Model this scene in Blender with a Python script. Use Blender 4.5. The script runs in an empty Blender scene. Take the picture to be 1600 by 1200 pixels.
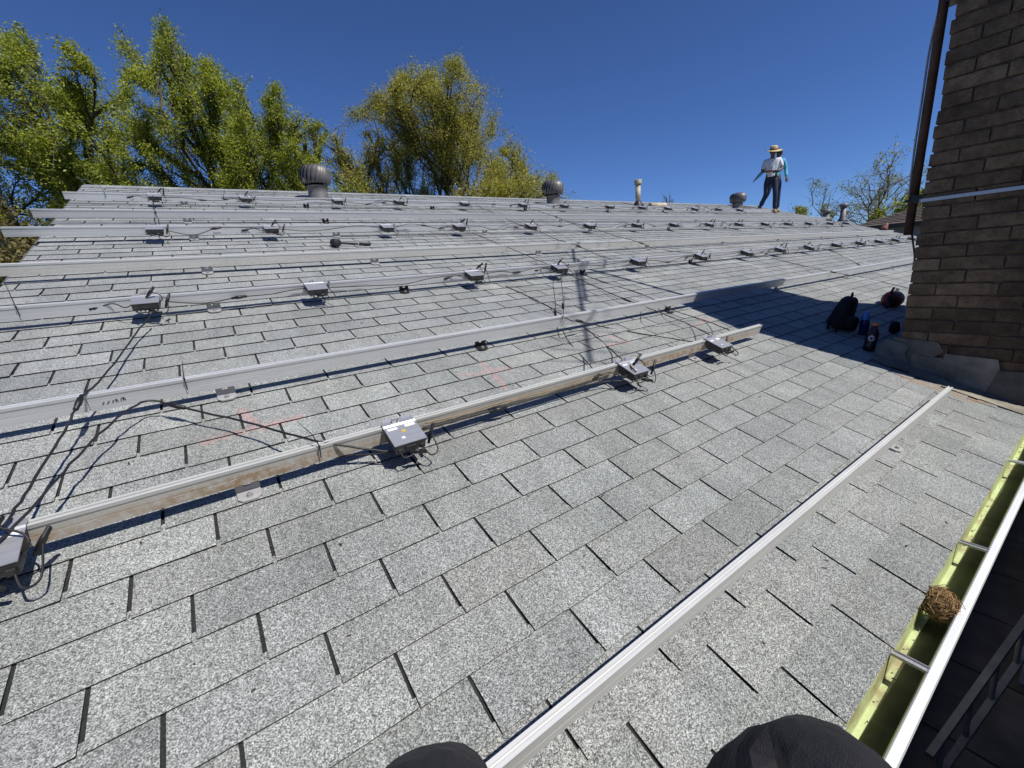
import bpy, math, random
import numpy as np
from mathutils import Vector, Matrix, Euler

random.seed(7)
scene = bpy.context.scene
COL = scene.collection

# ------------------------------------------------------------------ camera
CZ = 3.8                                   # eye height over the ground
RW = np.array([[0.8157143655, -0.2108345397, 0.5386639684],
               [-0.5731485116, -0.1687399651, 0.8018900222],
               [-0.0781719745, -0.9628476624, -0.2584831161]])   # camera (right, down, forward) -> world
cam_d = bpy.data.cameras.new('camera')
cam = bpy.data.objects.new('camera', cam_d)
COL.objects.link(cam)
cam_d.sensor_width = 36.0
cam_d.lens = 663.0 / 1600.0 * 36.0
cam_d.clip_start = 0.03
cam_d.clip_end = 3000
mw = Matrix.Identity(4)
for i in range(3):
    mw[i][0] = RW[i][0]
    mw[i][1] = -RW[i][1]
    mw[i][2] = -RW[i][2]
mw[2][3] = CZ
cam.matrix_world = mw
scene.camera = cam

# ------------------------------------------------------------------ sky, sun, exposure
SUN = Vector((0.204, -0.560, 0.803)).normalized()
world = bpy.data.worlds.new('World')
scene.world = world
world.use_nodes = True
wn = world.node_tree
bg = wn.nodes['Background']
sky = wn.nodes.new('ShaderNodeTexSky')
sky.sky_type = 'NISHITA'
sky.sun_disc = False
sky.sun_elevation = math.asin(SUN.z)
sky.sun_rotation = math.atan2(SUN.x, SUN.y)
sky.altitude = 3000
sky.air_density = 1.0
sky.dust_density = 0.0
sky.ozone_density = 10.0
wb_mix = wn.nodes.new('ShaderNodeMix')                     # the camera's white balance for open sky
wb_mix.data_type = 'RGBA'; wb_mix.blend_type = 'MULTIPLY'
wb_mix.inputs[0].default_value = 1.0
wb_mix.inputs[7].default_value = (0.80, 0.86, 1.03, 1)
wn.links.new(sky.outputs['Color'], wb_mix.inputs[6])
wn.links.new(wb_mix.outputs[2], bg.inputs['Color'])
bg.inputs['Strength'].default_value = 0.102
sun_d = bpy.data.lights.new('sun', 'SUN')
sun_d.energy = 5.0
sun_d.angle = math.radians(0.53)
sun_d.color = (1.0, 0.972, 0.91)
sun_o = bpy.data.objects.new('sun', sun_d)
COL.objects.link(sun_o)
sun_o.rotation_euler = SUN.to_track_quat('Z', 'Y').to_euler()
sun_o.location = (3, -10, 20)
scene.view_settings.view_transform = 'Standard'
scene.view_settings.look = 'None'
scene.view_settings.exposure = 0.0
scene.view_settings.gamma = 1.0
scene.view_settings.use_curve_mapping = False

# ------------------------------------------------------------------ frame of the roof plane
SL = math.atan(4 / 12)
H = 1.166                                  # eye over the roof plane
WV = np.array([0, math.cos(SL), math.sin(SL)])
NV = np.array([0, -math.sin(SL), math.cos(SL)])
ORG = -H * NV + np.array([0, 0, CZ])
def RP(u, v, n=0.0):
    """roof coordinates (along the eave, up the slope, off the surface) -> world"""
    return Vector(ORG + np.array([u, 0, 0]) + v * WV + n * NV)
ROOF_ROT = (SL, 0, 0)
def ray(px, py):
    r = RW @ np.array([px - 800.0, py - 600.0, 663.0])
    return r / np.linalg.norm(r)
def UV(px, py, n=0.0):
    r = ray(px, py)
    t = -(H - n) / (NV @ r)
    q = r * t
    return (q[0], float(q @ WV), n)
def hdir(px):
    """horizontal bearing of a column of the photograph"""
    r = ray(px, 422 + (800 - px) * 0.0814)
    h = math.hypot(r[0], r[1])
    return np.array([r[0] / h, r[1] / h])

# ------------------------------------------------------------------ material helpers
def new_mat(name):
    m = bpy.data.materials.new(name)
    m.use_nodes = True
    nt = m.node_tree
    b = nt.nodes['Principled BSDF']
    return m, nt, b
def nd(nt, t, **kw):
    n = nt.nodes.new(t)
    for k, v in kw.items():
        setattr(n, k, v)
    return n
def ramp(nt, fac, stops):
    r = nd(nt, 'ShaderNodeValToRGB')
    e = r.color_ramp.elements
    while len(e) < len(stops):
        e.new(0.5)
    for i, (p, c) in enumerate(stops):
        e[i].position = p
        e[i].color = (*c, 1) if len(c) == 3 else c
    nt.links.new(fac, r.inputs['Fac'])
    return r.outputs['Color']
def mixc(nt, fac, a, b, mode='MIX'):
    m = nd(nt, 'ShaderNodeMix', data_type='RGBA', blend_type=mode)
    for s, v in ((0, fac), (6, a), (7, b)):
        if isinstance(v, (int, float)):
            m.inputs[s].default_value = v
        elif isinstance(v, tuple):
            m.inputs[s].default_value = (*v, 1)
        else:
            nt.links.new(v, m.inputs[s])
    return m.outputs[2]
def mth(nt, op, a, b=None, clamp=False):
    m = nd(nt, 'ShaderNodeMath', operation=op, use_clamp=clamp)
    for i, v in enumerate((a, b)):
        if v is None:
            continue
        if isinstance(v, (int, float)):
            m.inputs[i].default_value = v
        else:
            nt.links.new(v, m.inputs[i])
    return m.outputs[0]
def vmth(nt, op, a, b=None):
    m = nd(nt, 'ShaderNodeVectorMath', operation=op)
    for i, v in enumerate((a, b)):
        if v is None:
            continue
        if isinstance(v, (tuple, list, Vector)):
            m.inputs[i].default_value = tuple(v)
        else:
            nt.links.new(v, m.inputs[i])
    return m
def noise(nt, vec, scale, detail=3, rough=0.55):
    n = nd(nt, 'ShaderNodeTexNoise')
    n.inputs['Scale'].default_value = scale
    n.inputs['Detail'].default_value = detail
    n.inputs['Roughness'].default_value = rough
    if vec is not None:
        nt.links.new(vec, n.inputs['Vector'])
    return n.outputs['Fac']
def bump(nt, b, h, strength, dist):
    n = nd(nt, 'ShaderNodeBump')
    n.inputs['Strength'].default_value = strength
    n.inputs['Distance'].default_value = dist
    nt.links.new(h, n.inputs['Height'])
    nt.links.new(n.outputs['Normal'], b.inputs['Normal'])
def simple(name, col, rough=0.6, metal=0.0, vary=0.25, nscale=8.0, bumpy=0.0, spec=0.5):
    """a plain material with a soft mottling so nothing is one flat colour"""
    m, nt, b = new_mat(name)
    tc = nd(nt, 'ShaderNodeTexCoord')
    f = noise(nt, tc.outputs['Object'], nscale, 4)
    lo = tuple(c * (1 - vary) for c in col)
    hi = tuple(min(1, c * (1 + vary)) for c in col)
    nt.links.new(ramp(nt, f, [(0.3, lo), (0.7, hi)]), b.inputs['Base Color'])
    b.inputs['Roughness'].default_value = rough
    b.inputs['Metallic'].default_value = metal
    b.inputs['Specular IOR Level'].default_value = spec
    if bumpy:
        bump(nt, b, noise(nt, tc.outputs['Object'], nscale * 6, 3), 0.5, bumpy)
    return m

# spray-paint strokes and rust, as segments in world x, y (flat marks on the shingles)
def xy(u, v):
    p = RP(u, v)
    return (p.x, p.y)
STROKES = [((1.04, 1.762), (1.34, 1.736)), ((1.235, 1.86), (1.20, 1.555)),
           ((-0.135, 1.72), (0.215, 1.735)), ((0.006, 1.90), (0.06, 1.71)),
           ((2.285, 1.905), (2.34, 1.735)), ((2.165, 1.737), (2.36, 1.72)),
           ((3.432, 1.908), (3.425, 1.67)), ((3.17, 1.734), (3.49, 1.762)),
           ((5.49, 3.42), (5.72, 3.40)), ((6.69, 1.69), (6.68, 1.55))]
RUST = [((3.90, 0.46), (3.95, 0.14)), ((3.96, 0.14), (4.09, 0.04))]
def seg_dist(nt, pos, a, b):
    A = Vector((*xy(*a), 0)); B = Vector((*xy(*b), 0)); D = B - A
    pa = vmth(nt, 'SUBTRACT', pos, A).outputs[0]
    dt = vmth(nt, 'DOT_PRODUCT', pa, D / D.length_squared).outputs['Value']
    t = mth(nt, 'ADD', dt, 0.0, clamp=True)
    sc = nd(nt, 'ShaderNodeVectorMath', operation='SCALE')
    sc.inputs[0].default_value = D
    nt.links.new(t, sc.inputs['Scale'])
    return vmth(nt, 'LENGTH', vmth(nt, 'SUBTRACT', pa, sc.outputs[0]).outputs[0]).outputs['Value']

def shingle_material():
    m, nt, b = new_mat('granule_shingle')
    geo = nd(nt, 'ShaderNodeNewGeometry')
    pos = geo.outputs['Position']
    vor = nd(nt, 'ShaderNodeTexVoronoi', feature='F1')
    vor.inputs['Scale'].default_value = 430
    nt.links.new(pos, vor.inputs['Vector'])
    sep = nd(nt, 'ShaderNodeSeparateColor')
    nt.links.new(vor.outputs['Color'], sep.inputs['Color'])
    gran = ramp(nt, sep.outputs[0], [(0.0, (0.058, 0.060, 0.058)), (0.22, (0.130, 0.134, 0.131)),
                                     (0.45, (0.250, 0.257, 0.250)), (0.72, (0.368, 0.376, 0.364)),
                                     (1.0, (0.60, 0.61, 0.59))])
    v2 = nd(nt, 'ShaderNodeTexVoronoi', feature='F1')
    v2.inputs['Scale'].default_value = 190
    nt.links.new(pos, v2.inputs['Vector'])
    s2 = nd(nt, 'ShaderNodeSeparateColor')
    nt.links.new(v2.outputs['Color'], s2.inputs['Color'])
    clump = ramp(nt, s2.outputs[1], [(0.0, (0.82,) * 3), (0.5, (0.98,) * 3), (1.0, (1.14,) * 3)])
    col = mixc(nt, 1.0, gran, clump, 'MULTIPLY')
    big = ramp(nt, noise(nt, pos, 1.7, 5, 0.6), [(0.3, (0.82, 0.83, 0.83)), (0.7, (1.10, 1.10, 1.08))])
    col = mixc(nt, 1.0, col, big, 'MULTIPLY')
    streak = nd(nt, 'ShaderNodeMapping')
    streak.inputs['Scale'].default_value = (9, 1.2, 1)
    nt.links.new(pos, streak.inputs['Vector'])
    st = ramp(nt, noise(nt, streak.outputs[0], 1.0, 4, 0.6), [(0.35, (0.85, 0.85, 0.84)), (0.65, (1.06, 1.06, 1.06))])
    col = mixc(nt, 1.0, col, st, 'MULTIPLY')
    at = nd(nt, 'ShaderNodeAttribute', attribute_name='tone')
    oi = nd(nt, 'ShaderNodeObjectInfo')
    col = mixc(nt, 1.0, col, at.outputs['Color'], 'MULTIPLY')
    col = mixc(nt, 1.0, col, oi.outputs['Color'], 'MULTIPLY')
    flat = vmth(nt, 'MULTIPLY', pos, (1, 1, 0)).outputs[0]
    br = noise(nt, pos, 55, 3, 0.7)
    def marks(segs, w, soft):
        d = None
        for a, bb in segs:
            q = seg_dist(nt, flat, a, bb)
            d = q if d is None else mth(nt, 'MINIMUM', d, q)
        f = mth(nt, 'DIVIDE', mth(nt, 'SUBTRACT', w, d), soft, clamp=True)
        return f
    pf = marks(STROKES, 0.03, 0.035)
    pf = mth(nt, 'MULTIPLY', mth(nt, 'MULTIPLY', pf, ramp(nt, br, [(0.42, (0,) * 3), (0.62, (1,) * 3)])), 0.6)
    col = mixc(nt, pf, col, (0.72, 0.27, 0.25))
    rf = marks(RUST, 0.075, 0.07)
    rf = mth(nt, 'MULTIPLY', mth(nt, 'MULTIPLY', rf, ramp(nt, noise(nt, pos, 18, 4, 0.7), [(0.38, (0,) * 3), (0.58, (1,) * 3)])), 0.8)
    col = mixc(nt, rf, col, (0.34, 0.17, 0.05))
    nt.links.new(col, b.inputs['Base Color'])
    b.inputs['Roughness'].default_value = 0.92
    b.inputs['Specular IOR Level'].default_value = 0.25
    b.inputs['Sheen Weight'].default_value = 0.3          # the glint of ceramic granules at low angles
    b.inputs['Sheen Roughness'].default_value = 0.6
    bump(nt, b, sep.outputs[0], 0.35, 0.0012)
    return m
M_SHINGLE = shingle_material()
M_ASPH = simple('asphalt_edge', (0.018, 0.018, 0.02), 0.9, vary=0.4, nscale=60)
M_UNDER = simple('asphalt_under', (0.022, 0.022, 0.023), 0.95, vary=0.6, nscale=150, bumpy=0.001)

def alu_material(name, col, stain, rough=0.33, metal=0.75):
    m, nt, b = new_mat(name)
    tc = nd(nt, 'ShaderNodeTexCoord')
    mp = nd(nt, 'ShaderNodeMapping')
    mp.inputs['Scale'].default_value = (1.3, 30, 30)
    nt.links.new(tc.outputs['Object'], mp.inputs['Vector'])
    f = noise(nt, mp.outputs[0], 3, 5, 0.65)
    base = ramp(nt, f, [(0.3, tuple(c * 0.86 for c in col)), (0.7, col)])
    if stain:
        g = noise(nt, tc.outputs['Object'], 26, 7, 0.78)
        g2 = noise(nt, tc.outputs['Object'], 1.1, 3, 0.6)
        sx_ = nd(nt, 'ShaderNodeSeparateXYZ'); nt.links.new(tc.outputs['Object'], sx_.inputs[0])
        low = mth(nt, 'DIVIDE', mth(nt, 'SUBTRACT', 0.122, sx_.outputs[2]), 0.03, clamp=True)
        k = mth(nt, 'MULTIPLY', ramp(nt, g, [(0.33, (0,) * 3), (0.56, (1,) * 3)]),
                ramp(nt, g2, [(0.30, (0.12,) * 3), (0.52, (1,) * 3)]))
        k = mth(nt, 'MULTIPLY', mth(nt, 'MULTIPLY', k, low), stain)
        base = mixc(nt, k, base, (0.33, 0.22, 0.12))
        mm = mth(nt, 'SUBTRACT', metal, mth(nt, 'MULTIPLY', k, 0.7), clamp=True)
        nt.links.new(mm, b.inputs['Metallic'])
    else:
        b.inputs['Metallic'].default_value = metal
    nt.links.new(base, b.inputs['Base Color'])
    r = mth(nt, 'ADD', mth(nt, 'MULTIPLY', noise(nt, mp.outputs[0], 6, 3), 0.25), rough - 0.1)
    nt.links.new(r, b.inputs['Roughness'])
    return m
M_RAIL = alu_material('mill_aluminium', (0.76, 0.77, 0.79), 0.0, 0.42, 0.42)
M_RAIL_DIRTY = alu_material('stained_aluminium', (0.66, 0.66, 0.64), 0.95, 0.5, 0.35)
M_RAIL_SPOT = alu_material('spotted_aluminium', (0.78, 0.78, 0.76), 0.3, 0.45, 0.35)
M_RAIL_NEAR = alu_material('weathered_aluminium', (0.66, 0.66, 0.655), 0.08, 0.5, 0.3)
M_RAIL_DULL = alu_material('dull_aluminium', (0.60, 0.61, 0.63), 0.12, 0.5, 0.25)
M_PLATE = alu_material('bright_plate', (0.62, 0.62, 0.64), 0.0, 0.36, 0.65)
M_BOX = simple('dark_casing', (0.04, 0.04, 0.042), 0.5, vary=0.4, nscale=20)
M_BLACK = simple('black_plastic', (0.014, 0.014, 0.015), 0.45, vary=0.3)
M_CABLE = simple('cable_sheath', (0.016, 0.016, 0.018), 0.5, vary=0.3, nscale=20)
M_TAN_CABLE = simple('tan_cable_sheath', (0.22, 0.17, 0.10), 0.6)
M_LABEL = simple('white_sticker', (0.7, 0.72, 0.76), 0.5, vary=0.12, nscale=90)
M_YELLOW = simple('yellow_sticker', (0.62, 0.46, 0.08), 0.5)
M_STEEL = alu_material('galvanised_steel', (0.5, 0.5, 0.51), 0.15, 0.45, 0.8)
M_DARKSTEEL = simple('black_bracket', (0.03, 0.03, 0.032), 0.5, metal=0.4)

# ------------------------------------------------------------------ mesh builder
class MB:
    def __init__(s):
        s.v = []; s.f = []; s.m = []
    def add(s, vs, fs, mi=0):
        o = len(s.v)
        s.v += [tuple(p) for p in vs]
        s.f += [tuple(i + o for i in f) for f in fs]
        s.m += [mi] * len(fs)
        return s
    def box(s, c, d, rot=None, mi=0):
        x, y, z = d[0] / 2, d[1] / 2, d[2] / 2
        vs = [Vector((sx * x, sy * y, sz * z)) for sz in (-1, 1) for sy in (-1, 1) for sx in (-1, 1)]
        if rot is not None:
            R = rot if isinstance(rot, Matrix) else Euler(rot).to_matrix()
            vs = [R @ v for v in vs]
        vs = [v + Vector(c) for v in vs]
        return s.add(vs, [(0, 2, 3, 1), (4, 5, 7, 6), (0, 1, 5, 4), (2, 6, 7, 3), (0, 4, 6, 2), (1, 3, 7, 5)], mi)
    def hexa(s, p, mi=0):
        """8 corners: bottom ring 0-3, top ring 4-7"""
        return s.add(p, [(3, 2, 1, 0), (4, 5, 6, 7), (0, 1, 5, 4), (1, 2, 6, 5), (2, 3, 7, 6), (3, 0, 4, 7)], mi)
    def tube(s, pts, r, n=6, mi=0, cap=True):
        pts = [Vector(p) for p in pts]
        rs = r if isinstance(r, (list, tuple)) else [r] * len(pts)
        vs = []; fs = []
        prev = None
        for i, p in enumerate(pts):
            a = pts[max(0, i - 1)]; b = pts[min(len(pts) - 1, i + 1)]
            t = (b - a)
            t = t.normalized() if t.length > 1e-9 else Vector((0, 0, 1))
            if prev is None:
                x = t.orthogonal().normalized()
            else:
                x = (prev - t * prev.dot(t))
                x = x.normalized() if x.length > 1e-6 else t.orthogonal().normalized()
            prev = x
            y = t.cross(x)
            for k in range(n):
                an = 2 * math.pi * k / n
                vs.append(p + (x * math.cos(an) + y * math.sin(an)) * rs[i])
        for i in range(len(pts) - 1):
            for k in range(n):
                k2 = (k + 1) % n
                fs.append((i * n + k, i * n + k2, (i + 1) * n + k2, (i + 1) * n + k))
        if cap:
            fs.append(tuple(range(n - 1, -1, -1)))
            fs.append(tuple((len(pts) - 1) * n + k for k in range(n)))
        return s.add(vs, fs, mi)
    def lathe(s, prof, n=24, c=(0, 0, 0), mi=0, rot=None, caps=True):
        vs = []; fs = []
        for r, z in prof:
            for k in range(n):
                a = 2 * math.pi * k / n
                vs.append(Vector((r * math.cos(a), r * math.sin(a), z)))
        if rot is not None:
            R = Euler(rot).to_matrix()
            vs = [R @ v for v in vs]
        vs = [v + Vector(c) for v in vs]
        for i in range(len(prof) - 1):
            for k in range(n):
                k2 = (k + 1) % n
                fs.append((i * n + k, i * n + k2, (i + 1) * n + k2, (i + 1) * n + k))
        if caps:
            fs.append(tuple(range(n - 1, -1, -1)))
            fs.append(tuple((len(prof) - 1) * n + k for k in range(n)))
        return s.add(vs, fs, mi)
    def prism(s, poly, x0, x1, mi=0, caps=True):
        """a profile in (y, z) pulled along x"""
        n = len(poly)
        vs = [(x0, y, z) for y, z in poly] + [(x1, y, z) for y, z in poly]
        fs = [(i, (i + 1) % n, n + (i + 1) % n, n + i) for i in range(n)]
        if caps:
            fs += [tuple(range(n - 1, -1, -1)), tuple(range(n, 2 * n))]
        return s.add(vs, fs, mi)
    def mesh(s, name, mats, smooth=False):
        me = bpy.data.meshes.new(name)
        me.from_pydata(s.v, [], s.f)
        for m in (mats if isinstance(mats, (list, tuple)) else [mats]):
            me.materials.append(m)
        me.polygons.foreach_set('material_index', s.m)
        if smooth:
            me.polygons.foreach_set('use_smooth', [True] * len(me.polygons))
        me.update()
        return me
    def build(s, name, mats, parent=None, smooth=False, **kw):
        return link(name, s.mesh(name, mats, smooth), parent, **kw)

def link(name, data, parent=None, loc=None, rot=None):
    o = bpy.data.objects.new(name, data)
    COL.objects.link(o)
    if parent is not None:
        o.parent = parent
    if loc is not None:
        o.location = loc
    if rot is not None:
        o.rotation_euler = rot
    return o
def tag(o, label=None, cat=None, group=None, kind=None):
    if label: o['label'] = label
    if cat: o['category'] = cat
    if group: o['group'] = group
    if kind: o['kind'] = kind
    return o
def thing(name, label, cat, loc=(0, 0, 0), rot=(0, 0, 0), group=None):
    return tag(link(name, None, None, loc, rot), label, cat, group)
def copy_tree(o, parent=None):
    c = o.copy()
    COL.objects.link(c)
    if parent is not None:
        c.parent = parent
        c.matrix_parent_inverse = o.matrix_parent_inverse.copy()
    for ch in list(o.children):
        copy_tree(ch, c)
    return c
def bevel(o, w, seg=2, ang=40):
    b = o.modifiers.new('bevel', 'BEVEL')
    b.width = w; b.segments = seg; b.limit_method = 'ANGLE'; b.angle_limit = math.radians(ang)
    return o
def smooth_path(pts, n=6, wob=0.0):
    """Catmull-Rom through the points, with a little wobble"""
    pts = [Vector(p) for p in pts]
    if len(pts) < 3:
        pts = [pts[0], (pts[0] + pts[-1]) / 2, pts[-1]]
    out = []
    for i in range(len(pts) - 1):
        p0 = pts[max(0, i - 1)]; p1 = pts[i]; p2 = pts[i + 1]; p3 = pts[min(len(pts) - 1, i + 2)]
        for k in range(n):
            t = k / n
            q = 0.5 * ((2 * p1) + (p2 - p0) * t + (2 * p0 - 5 * p1 + 4 * p2 - p3) * t * t + (3 * p1 - p0 - 3 * p2 + p3) * t ** 3)
            if wob:
                q = q + Vector((random.uniform(-wob, wob), random.uniform(-wob, wob), random.uniform(-wob, wob) * 0.4))
            out.append(q)
    out.append(pts[-1])
    return out

# ------------------------------------------------------------------ ground
def ground_material():
    m, nt, b = new_mat('lawn_and_soil')
    geo = nd(nt, 'ShaderNodeNewGeometry')
    f = noise(nt, geo.outputs['Position'], 0.35, 6, 0.65)
    g = noise(nt, geo.outputs['Position'], 9, 4, 0.7)
    c = ramp(nt, f, [(0.35, (0.05, 0.062, 0.018)), (0.55, (0.085, 0.09, 0.03)), (0.75, (0.13, 0.10, 0.06))])
    c = mixc(nt, 1.0, c, ramp(nt, g, [(0.3, (0.6,) * 3), (0.7, (1.25,) * 3)]), 'MULTIPLY')
    nt.links.new(c, b.inputs['Base Color'])
    b.inputs['Roughness'].default_value = 0.95
    bump(nt, b, g, 0.6, 0.04)
    return m
gb = MB()
gb.add([(-1500, -1500, 0), (1500, -1500, 0), (1500, 1500, 0), (-1500, 1500, 0)], [(0, 1, 2, 3)])
tag(gb.build('ground', ground_material()), kind='structure')
M_PATIO = simple('dark_paving', (0.07, 0.066, 0.064), 0.85, vary=0.5, nscale=3, bumpy=0.004)
patio = link('patio', None)
tag(patio, kind='structure')
pb = MB()
slab = MB()
slab.hexa([(-0.445, -0.445, 0), (0.445, -0.445, 0), (0.445, 0.445, 0), (-0.445, 0.445, 0),
           (-0.44, -0.44, 0.05), (0.44, -0.44, 0.05), (0.44, 0.44, 0.05), (-0.44, 0.44, 0.05)])
slab_me = slab.mesh('paver', M_PATIO)
for i in range(11):
    for j in range(5):
        link('paver', slab_me, patio, (-1.0 + i * 0.9, -3.0 + j * 0.9 - 0.5, 0.0), (random.uniform(-.006, .006), random.uniform(-.006, .006), 0))

# ------------------------------------------------------------------ the house and its roof
U0, U1 = -1.07, 16.6
V0, V1 = -0.150, 8.34
TAB, EXPO, SHIFT = 0.3365, 0.1427, 0.1335
VREF, UREF, SLOT = 1.1537, -0.0037, 0.0105
M_SIDING = simple('painted_siding', (0.46, 0.44, 0.40), 0.7, vary=0.1, nscale=2)
M_SOFFIT = simple('white_trim', (0.62, 0.62, 0.6), 0.6, vary=0.1)
M_FASC = simple('grey_fascia', (0.10, 0.10, 0.10), 0.7, vary=0.2)
house = thing('house', 'house with the long grey shingle roof that fills the view', 'house', (0, 0, 0))
ridge = RP(0, V1); eave = RP(0, V0)
yr = ridge.y; zr = ridge.z; yb = 2 * yr - eave.y
wb = MB()
wy0, wy1 = eave.y + 0.22, yb - 0.3
wb.box(((U0 + U1) / 2, (wy0 + wy1) / 2, (eave.z - 0.1) / 2), (U1 - U0 - 0.5, wy1 - wy0, eave.z - 0.12))
wb.add([(U0 + .25, wy0, eave.z - .16), (U0 + .25, wy1, eave.z - .16), (U0 + .25, yr, zr - .12),
        (U0 + .4, wy0, eave.z - .16), (U0 + .4, wy1, eave.z - .16), (U0 + .4, yr, zr - .12)],
       [(0, 2, 1), (3, 4, 5), (0, 1, 4, 3), (1, 2, 5, 4), (2, 0, 3, 5)])
wb.build('wall', M_SIDING, house)
roof = link('roof', None, house)
db = MB()
def deck(a, b, n0, n1):
    pts = []
    for n in (n0, n1):
        for (u, v) in ((U0, a), (U1, a), (U1, b), (U0, b)):
            pts.append(RP(u, v, n))
    db.hexa(pts)
deck(V0 + 0.02, V1, -0.06, -0.002)
# rear slope
rp = lambda v, n: Vector((0, 2 * yr - RP(0, v, n).y, RP(0, v, n).z))
pts = []
for n in (-0.06, 0.004):
    for (u, v) in ((U0, V0), (U0, V1), (U1, V1), (U1, V0)):
        q = rp(v, n); pts.append((u, q.y, q.z))
db.hexa(pts)
dk = db.build('decking', M_UNDER, roof)
for uu in (U0 - 0.011, U1 + 0.011):
    a = RP(uu, V0 + .02, -0.066); b = RP(uu, V1, -0.066)
    c = (a + b) / 2
    for sg in (1, -1):
        fb = MB()
        cc = c if sg > 0 else Vector((uu, 2 * yr - c.y, c.z))
        fb.box(cc, (0.02, (b - a).length, 0.11), (SL * sg, 0, 0))
        fb.build('fascia', M_FASC, roof)

# tabs: local frame x along the eave, y up the slope, z off the roof; butt edge at y = 0
def tab_geom(w, jag, seed):
    rnd = random.Random(seed)
    k = 5 if jag else 2
    L = EXPO + 0.028
    bot = [(-w / 2 + w * i / (k - 1), (rnd.uniform(-0.0013, 0.0013) if jag else 0)) for i in range(k)]
    tp = rnd.uniform(0, 0.0016) if jag else 0
    cu = (rnd.uniform(0.0015, 0.004) if seed % 3 == 0 else 0.0) if jag else 0
    lift = [(rnd.uniform(0, 0.0012) + cu * (i_ / (k - 1)) ** 3) if jag else 0 for i_ in range(k)]
    vs = [(x, y, 0.0036 + l) for (x, y), l in zip(bot, lift)] + [(x, y, 0.0078 + l) for (x, y), l in zip(bot, lift)]
    a = len(vs)
    vs += [(-w / 2 - tp, L, -0.0005), (w / 2 + tp, L, -0.0005), (-w / 2 - tp, L, 0.0014), (w / 2 + tp, L, 0.0014)]
    fs = []; ms = []
    fs.append(tuple([k + i for i in range(k)] + [a + 3, a + 2])); ms.append(0)        # top
    for i in range(k - 1):
        fs.append((i, i + 1, k + i + 1, k + i)); ms.append(1)                          # butt
    fs.append((0, k, a + 2, a)); ms.append(1)
    fs.append((k - 1, a + 1, a + 3, 2 * k - 1)); ms.append(1)
    return vs, fs, ms
tabs = []                                  # (u centre, v butt, width)
row = -9
rng = random.Random(3)
while True:
    vb = VREF + row * EXPO
    if row == -9:
        vb = V0
    if vb > V1 - 0.01:
        break
    # the slots of the row whose butt is at vb (its own top edge is one exposure higher)
    k = row + 1
    slot0 = UREF - k * SHIFT
    off = (slot0 - U0) % TAB
    edges = [U0] + [U0 + off + i * TAB + rng.uniform(-0.004, 0.004) for i in range(int((U1 - U0 - off) / TAB) + 1)] + [U1]
    for a, b in zip(edges[:-1], edges[1:]):
        if b - a < 0.03:
            continue
        tabs.append(((a + b) / 2, vb + rng.uniform(-0.0015, 0.0015), b - a - SLOT))
    row += 1
def proj(p):
    q = RW.T @ (np.array(p) - np.array([0, 0, CZ]))
    if q[2] < 0.1:
        return None
    return 800 + 663 * q[0] / q[2], 600 + 663 * q[1] / q[2]
score = []
for i, (u, v, w) in enumerate(tabs):
    cs = [proj(RP(u + du * w / 2, v + dv * EXPO)) for du, dv in ((-1, 0), (1, 0), (1, 1), (-1, 1))]
    if any(c is None for c in cs):
        score.append(0); continue
    ins = sum(1 for c in cs if -20 < c[0] < 1620 and -20 < c[1] < 1220)
    A = 0.5 * abs(sum(cs[j][0] * cs[(j + 1) % 4][1] - cs[(j + 1) % 4][0] * cs[j][1] for j in range(4)))
    # those behind the chimney stack show nothing
    hid = 1385 < sum(c[0] for c in cs) / 4 and sum(c[1] for c in cs) / 4 < 560
    score.append(A * ins / 4 * (0 if hid else 1))
order = sorted(range(len(tabs)), key=lambda i: -score[i])
single = set(order[:300])
def tone():
    r = rng.random()
    t = rng.gauss(0.97, 0.05)
    if r < 0.10: t = rng.uniform(1.08, 1.18)
    elif r < 0.17: t = rng.uniform(0.82, 0.89)
    return t
full = TAB - SLOT
near_me = []
for s_ in range(7):
    vs, fs, ms = tab_geom(full, True, s_)
    b_ = MB(); b_.add(vs, fs); b_.m = ms
    me = b_.mesh('shingle', [M_SHINGLE, M_ASPH])
    at = me.color_attributes.new('tone', 'FLOAT_COLOR', 'POINT')
    at.data.foreach_set('color', [1.0] * (4 * len(me.vertices)))
    near_me.append(me)
FV = []; FF = []; FM = []; FT = []
for i, (u, v, w) in enumerate(tabs):
    t = tone()
    tint = (t * rng.uniform(0.985, 1.015), t, t * rng.uniform(0.98, 1.02))
    if i in single:
        o = link('shingle', near_me[i % 7], roof, RP(u, v, 0.0), ROOF_ROT)
        o.scale = (w / full, 1, 1)
        o.color = (*tint, 1)
        o.rotation_euler = (SL + rng.uniform(-0.003, 0.004), rng.uniform(-0.002, 0.002), rng.uniform(-0.003, 0.003))
    else:
        vs, fs, ms = tab_geom(w, False, 0)
        o0 = len(FV)
        lift = rng.uniform(0, 0.0008)
        FV += [tuple(RP(u + x, v + y, z + lift)) for x, y, z in vs]
        FF += [tuple(j + o0 for j in f) for f in fs]
        FM += ms
        FT += list((*tint, 1.0)) * len(vs)
me = bpy.data.meshes.new('shingle_field')
me.from_pydata(FV, [], FF)
me.materials.append(M_SHINGLE); me.materials.append(M_ASPH)
me.polygons.foreach_set('material_index', FM)
at = me.color_attributes.new('tone', 'FLOAT_COLOR', 'POINT')
at.data.foreach_set('color', FT)
tag(link('shingle_field', me, roof), kind='stuff')
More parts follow.
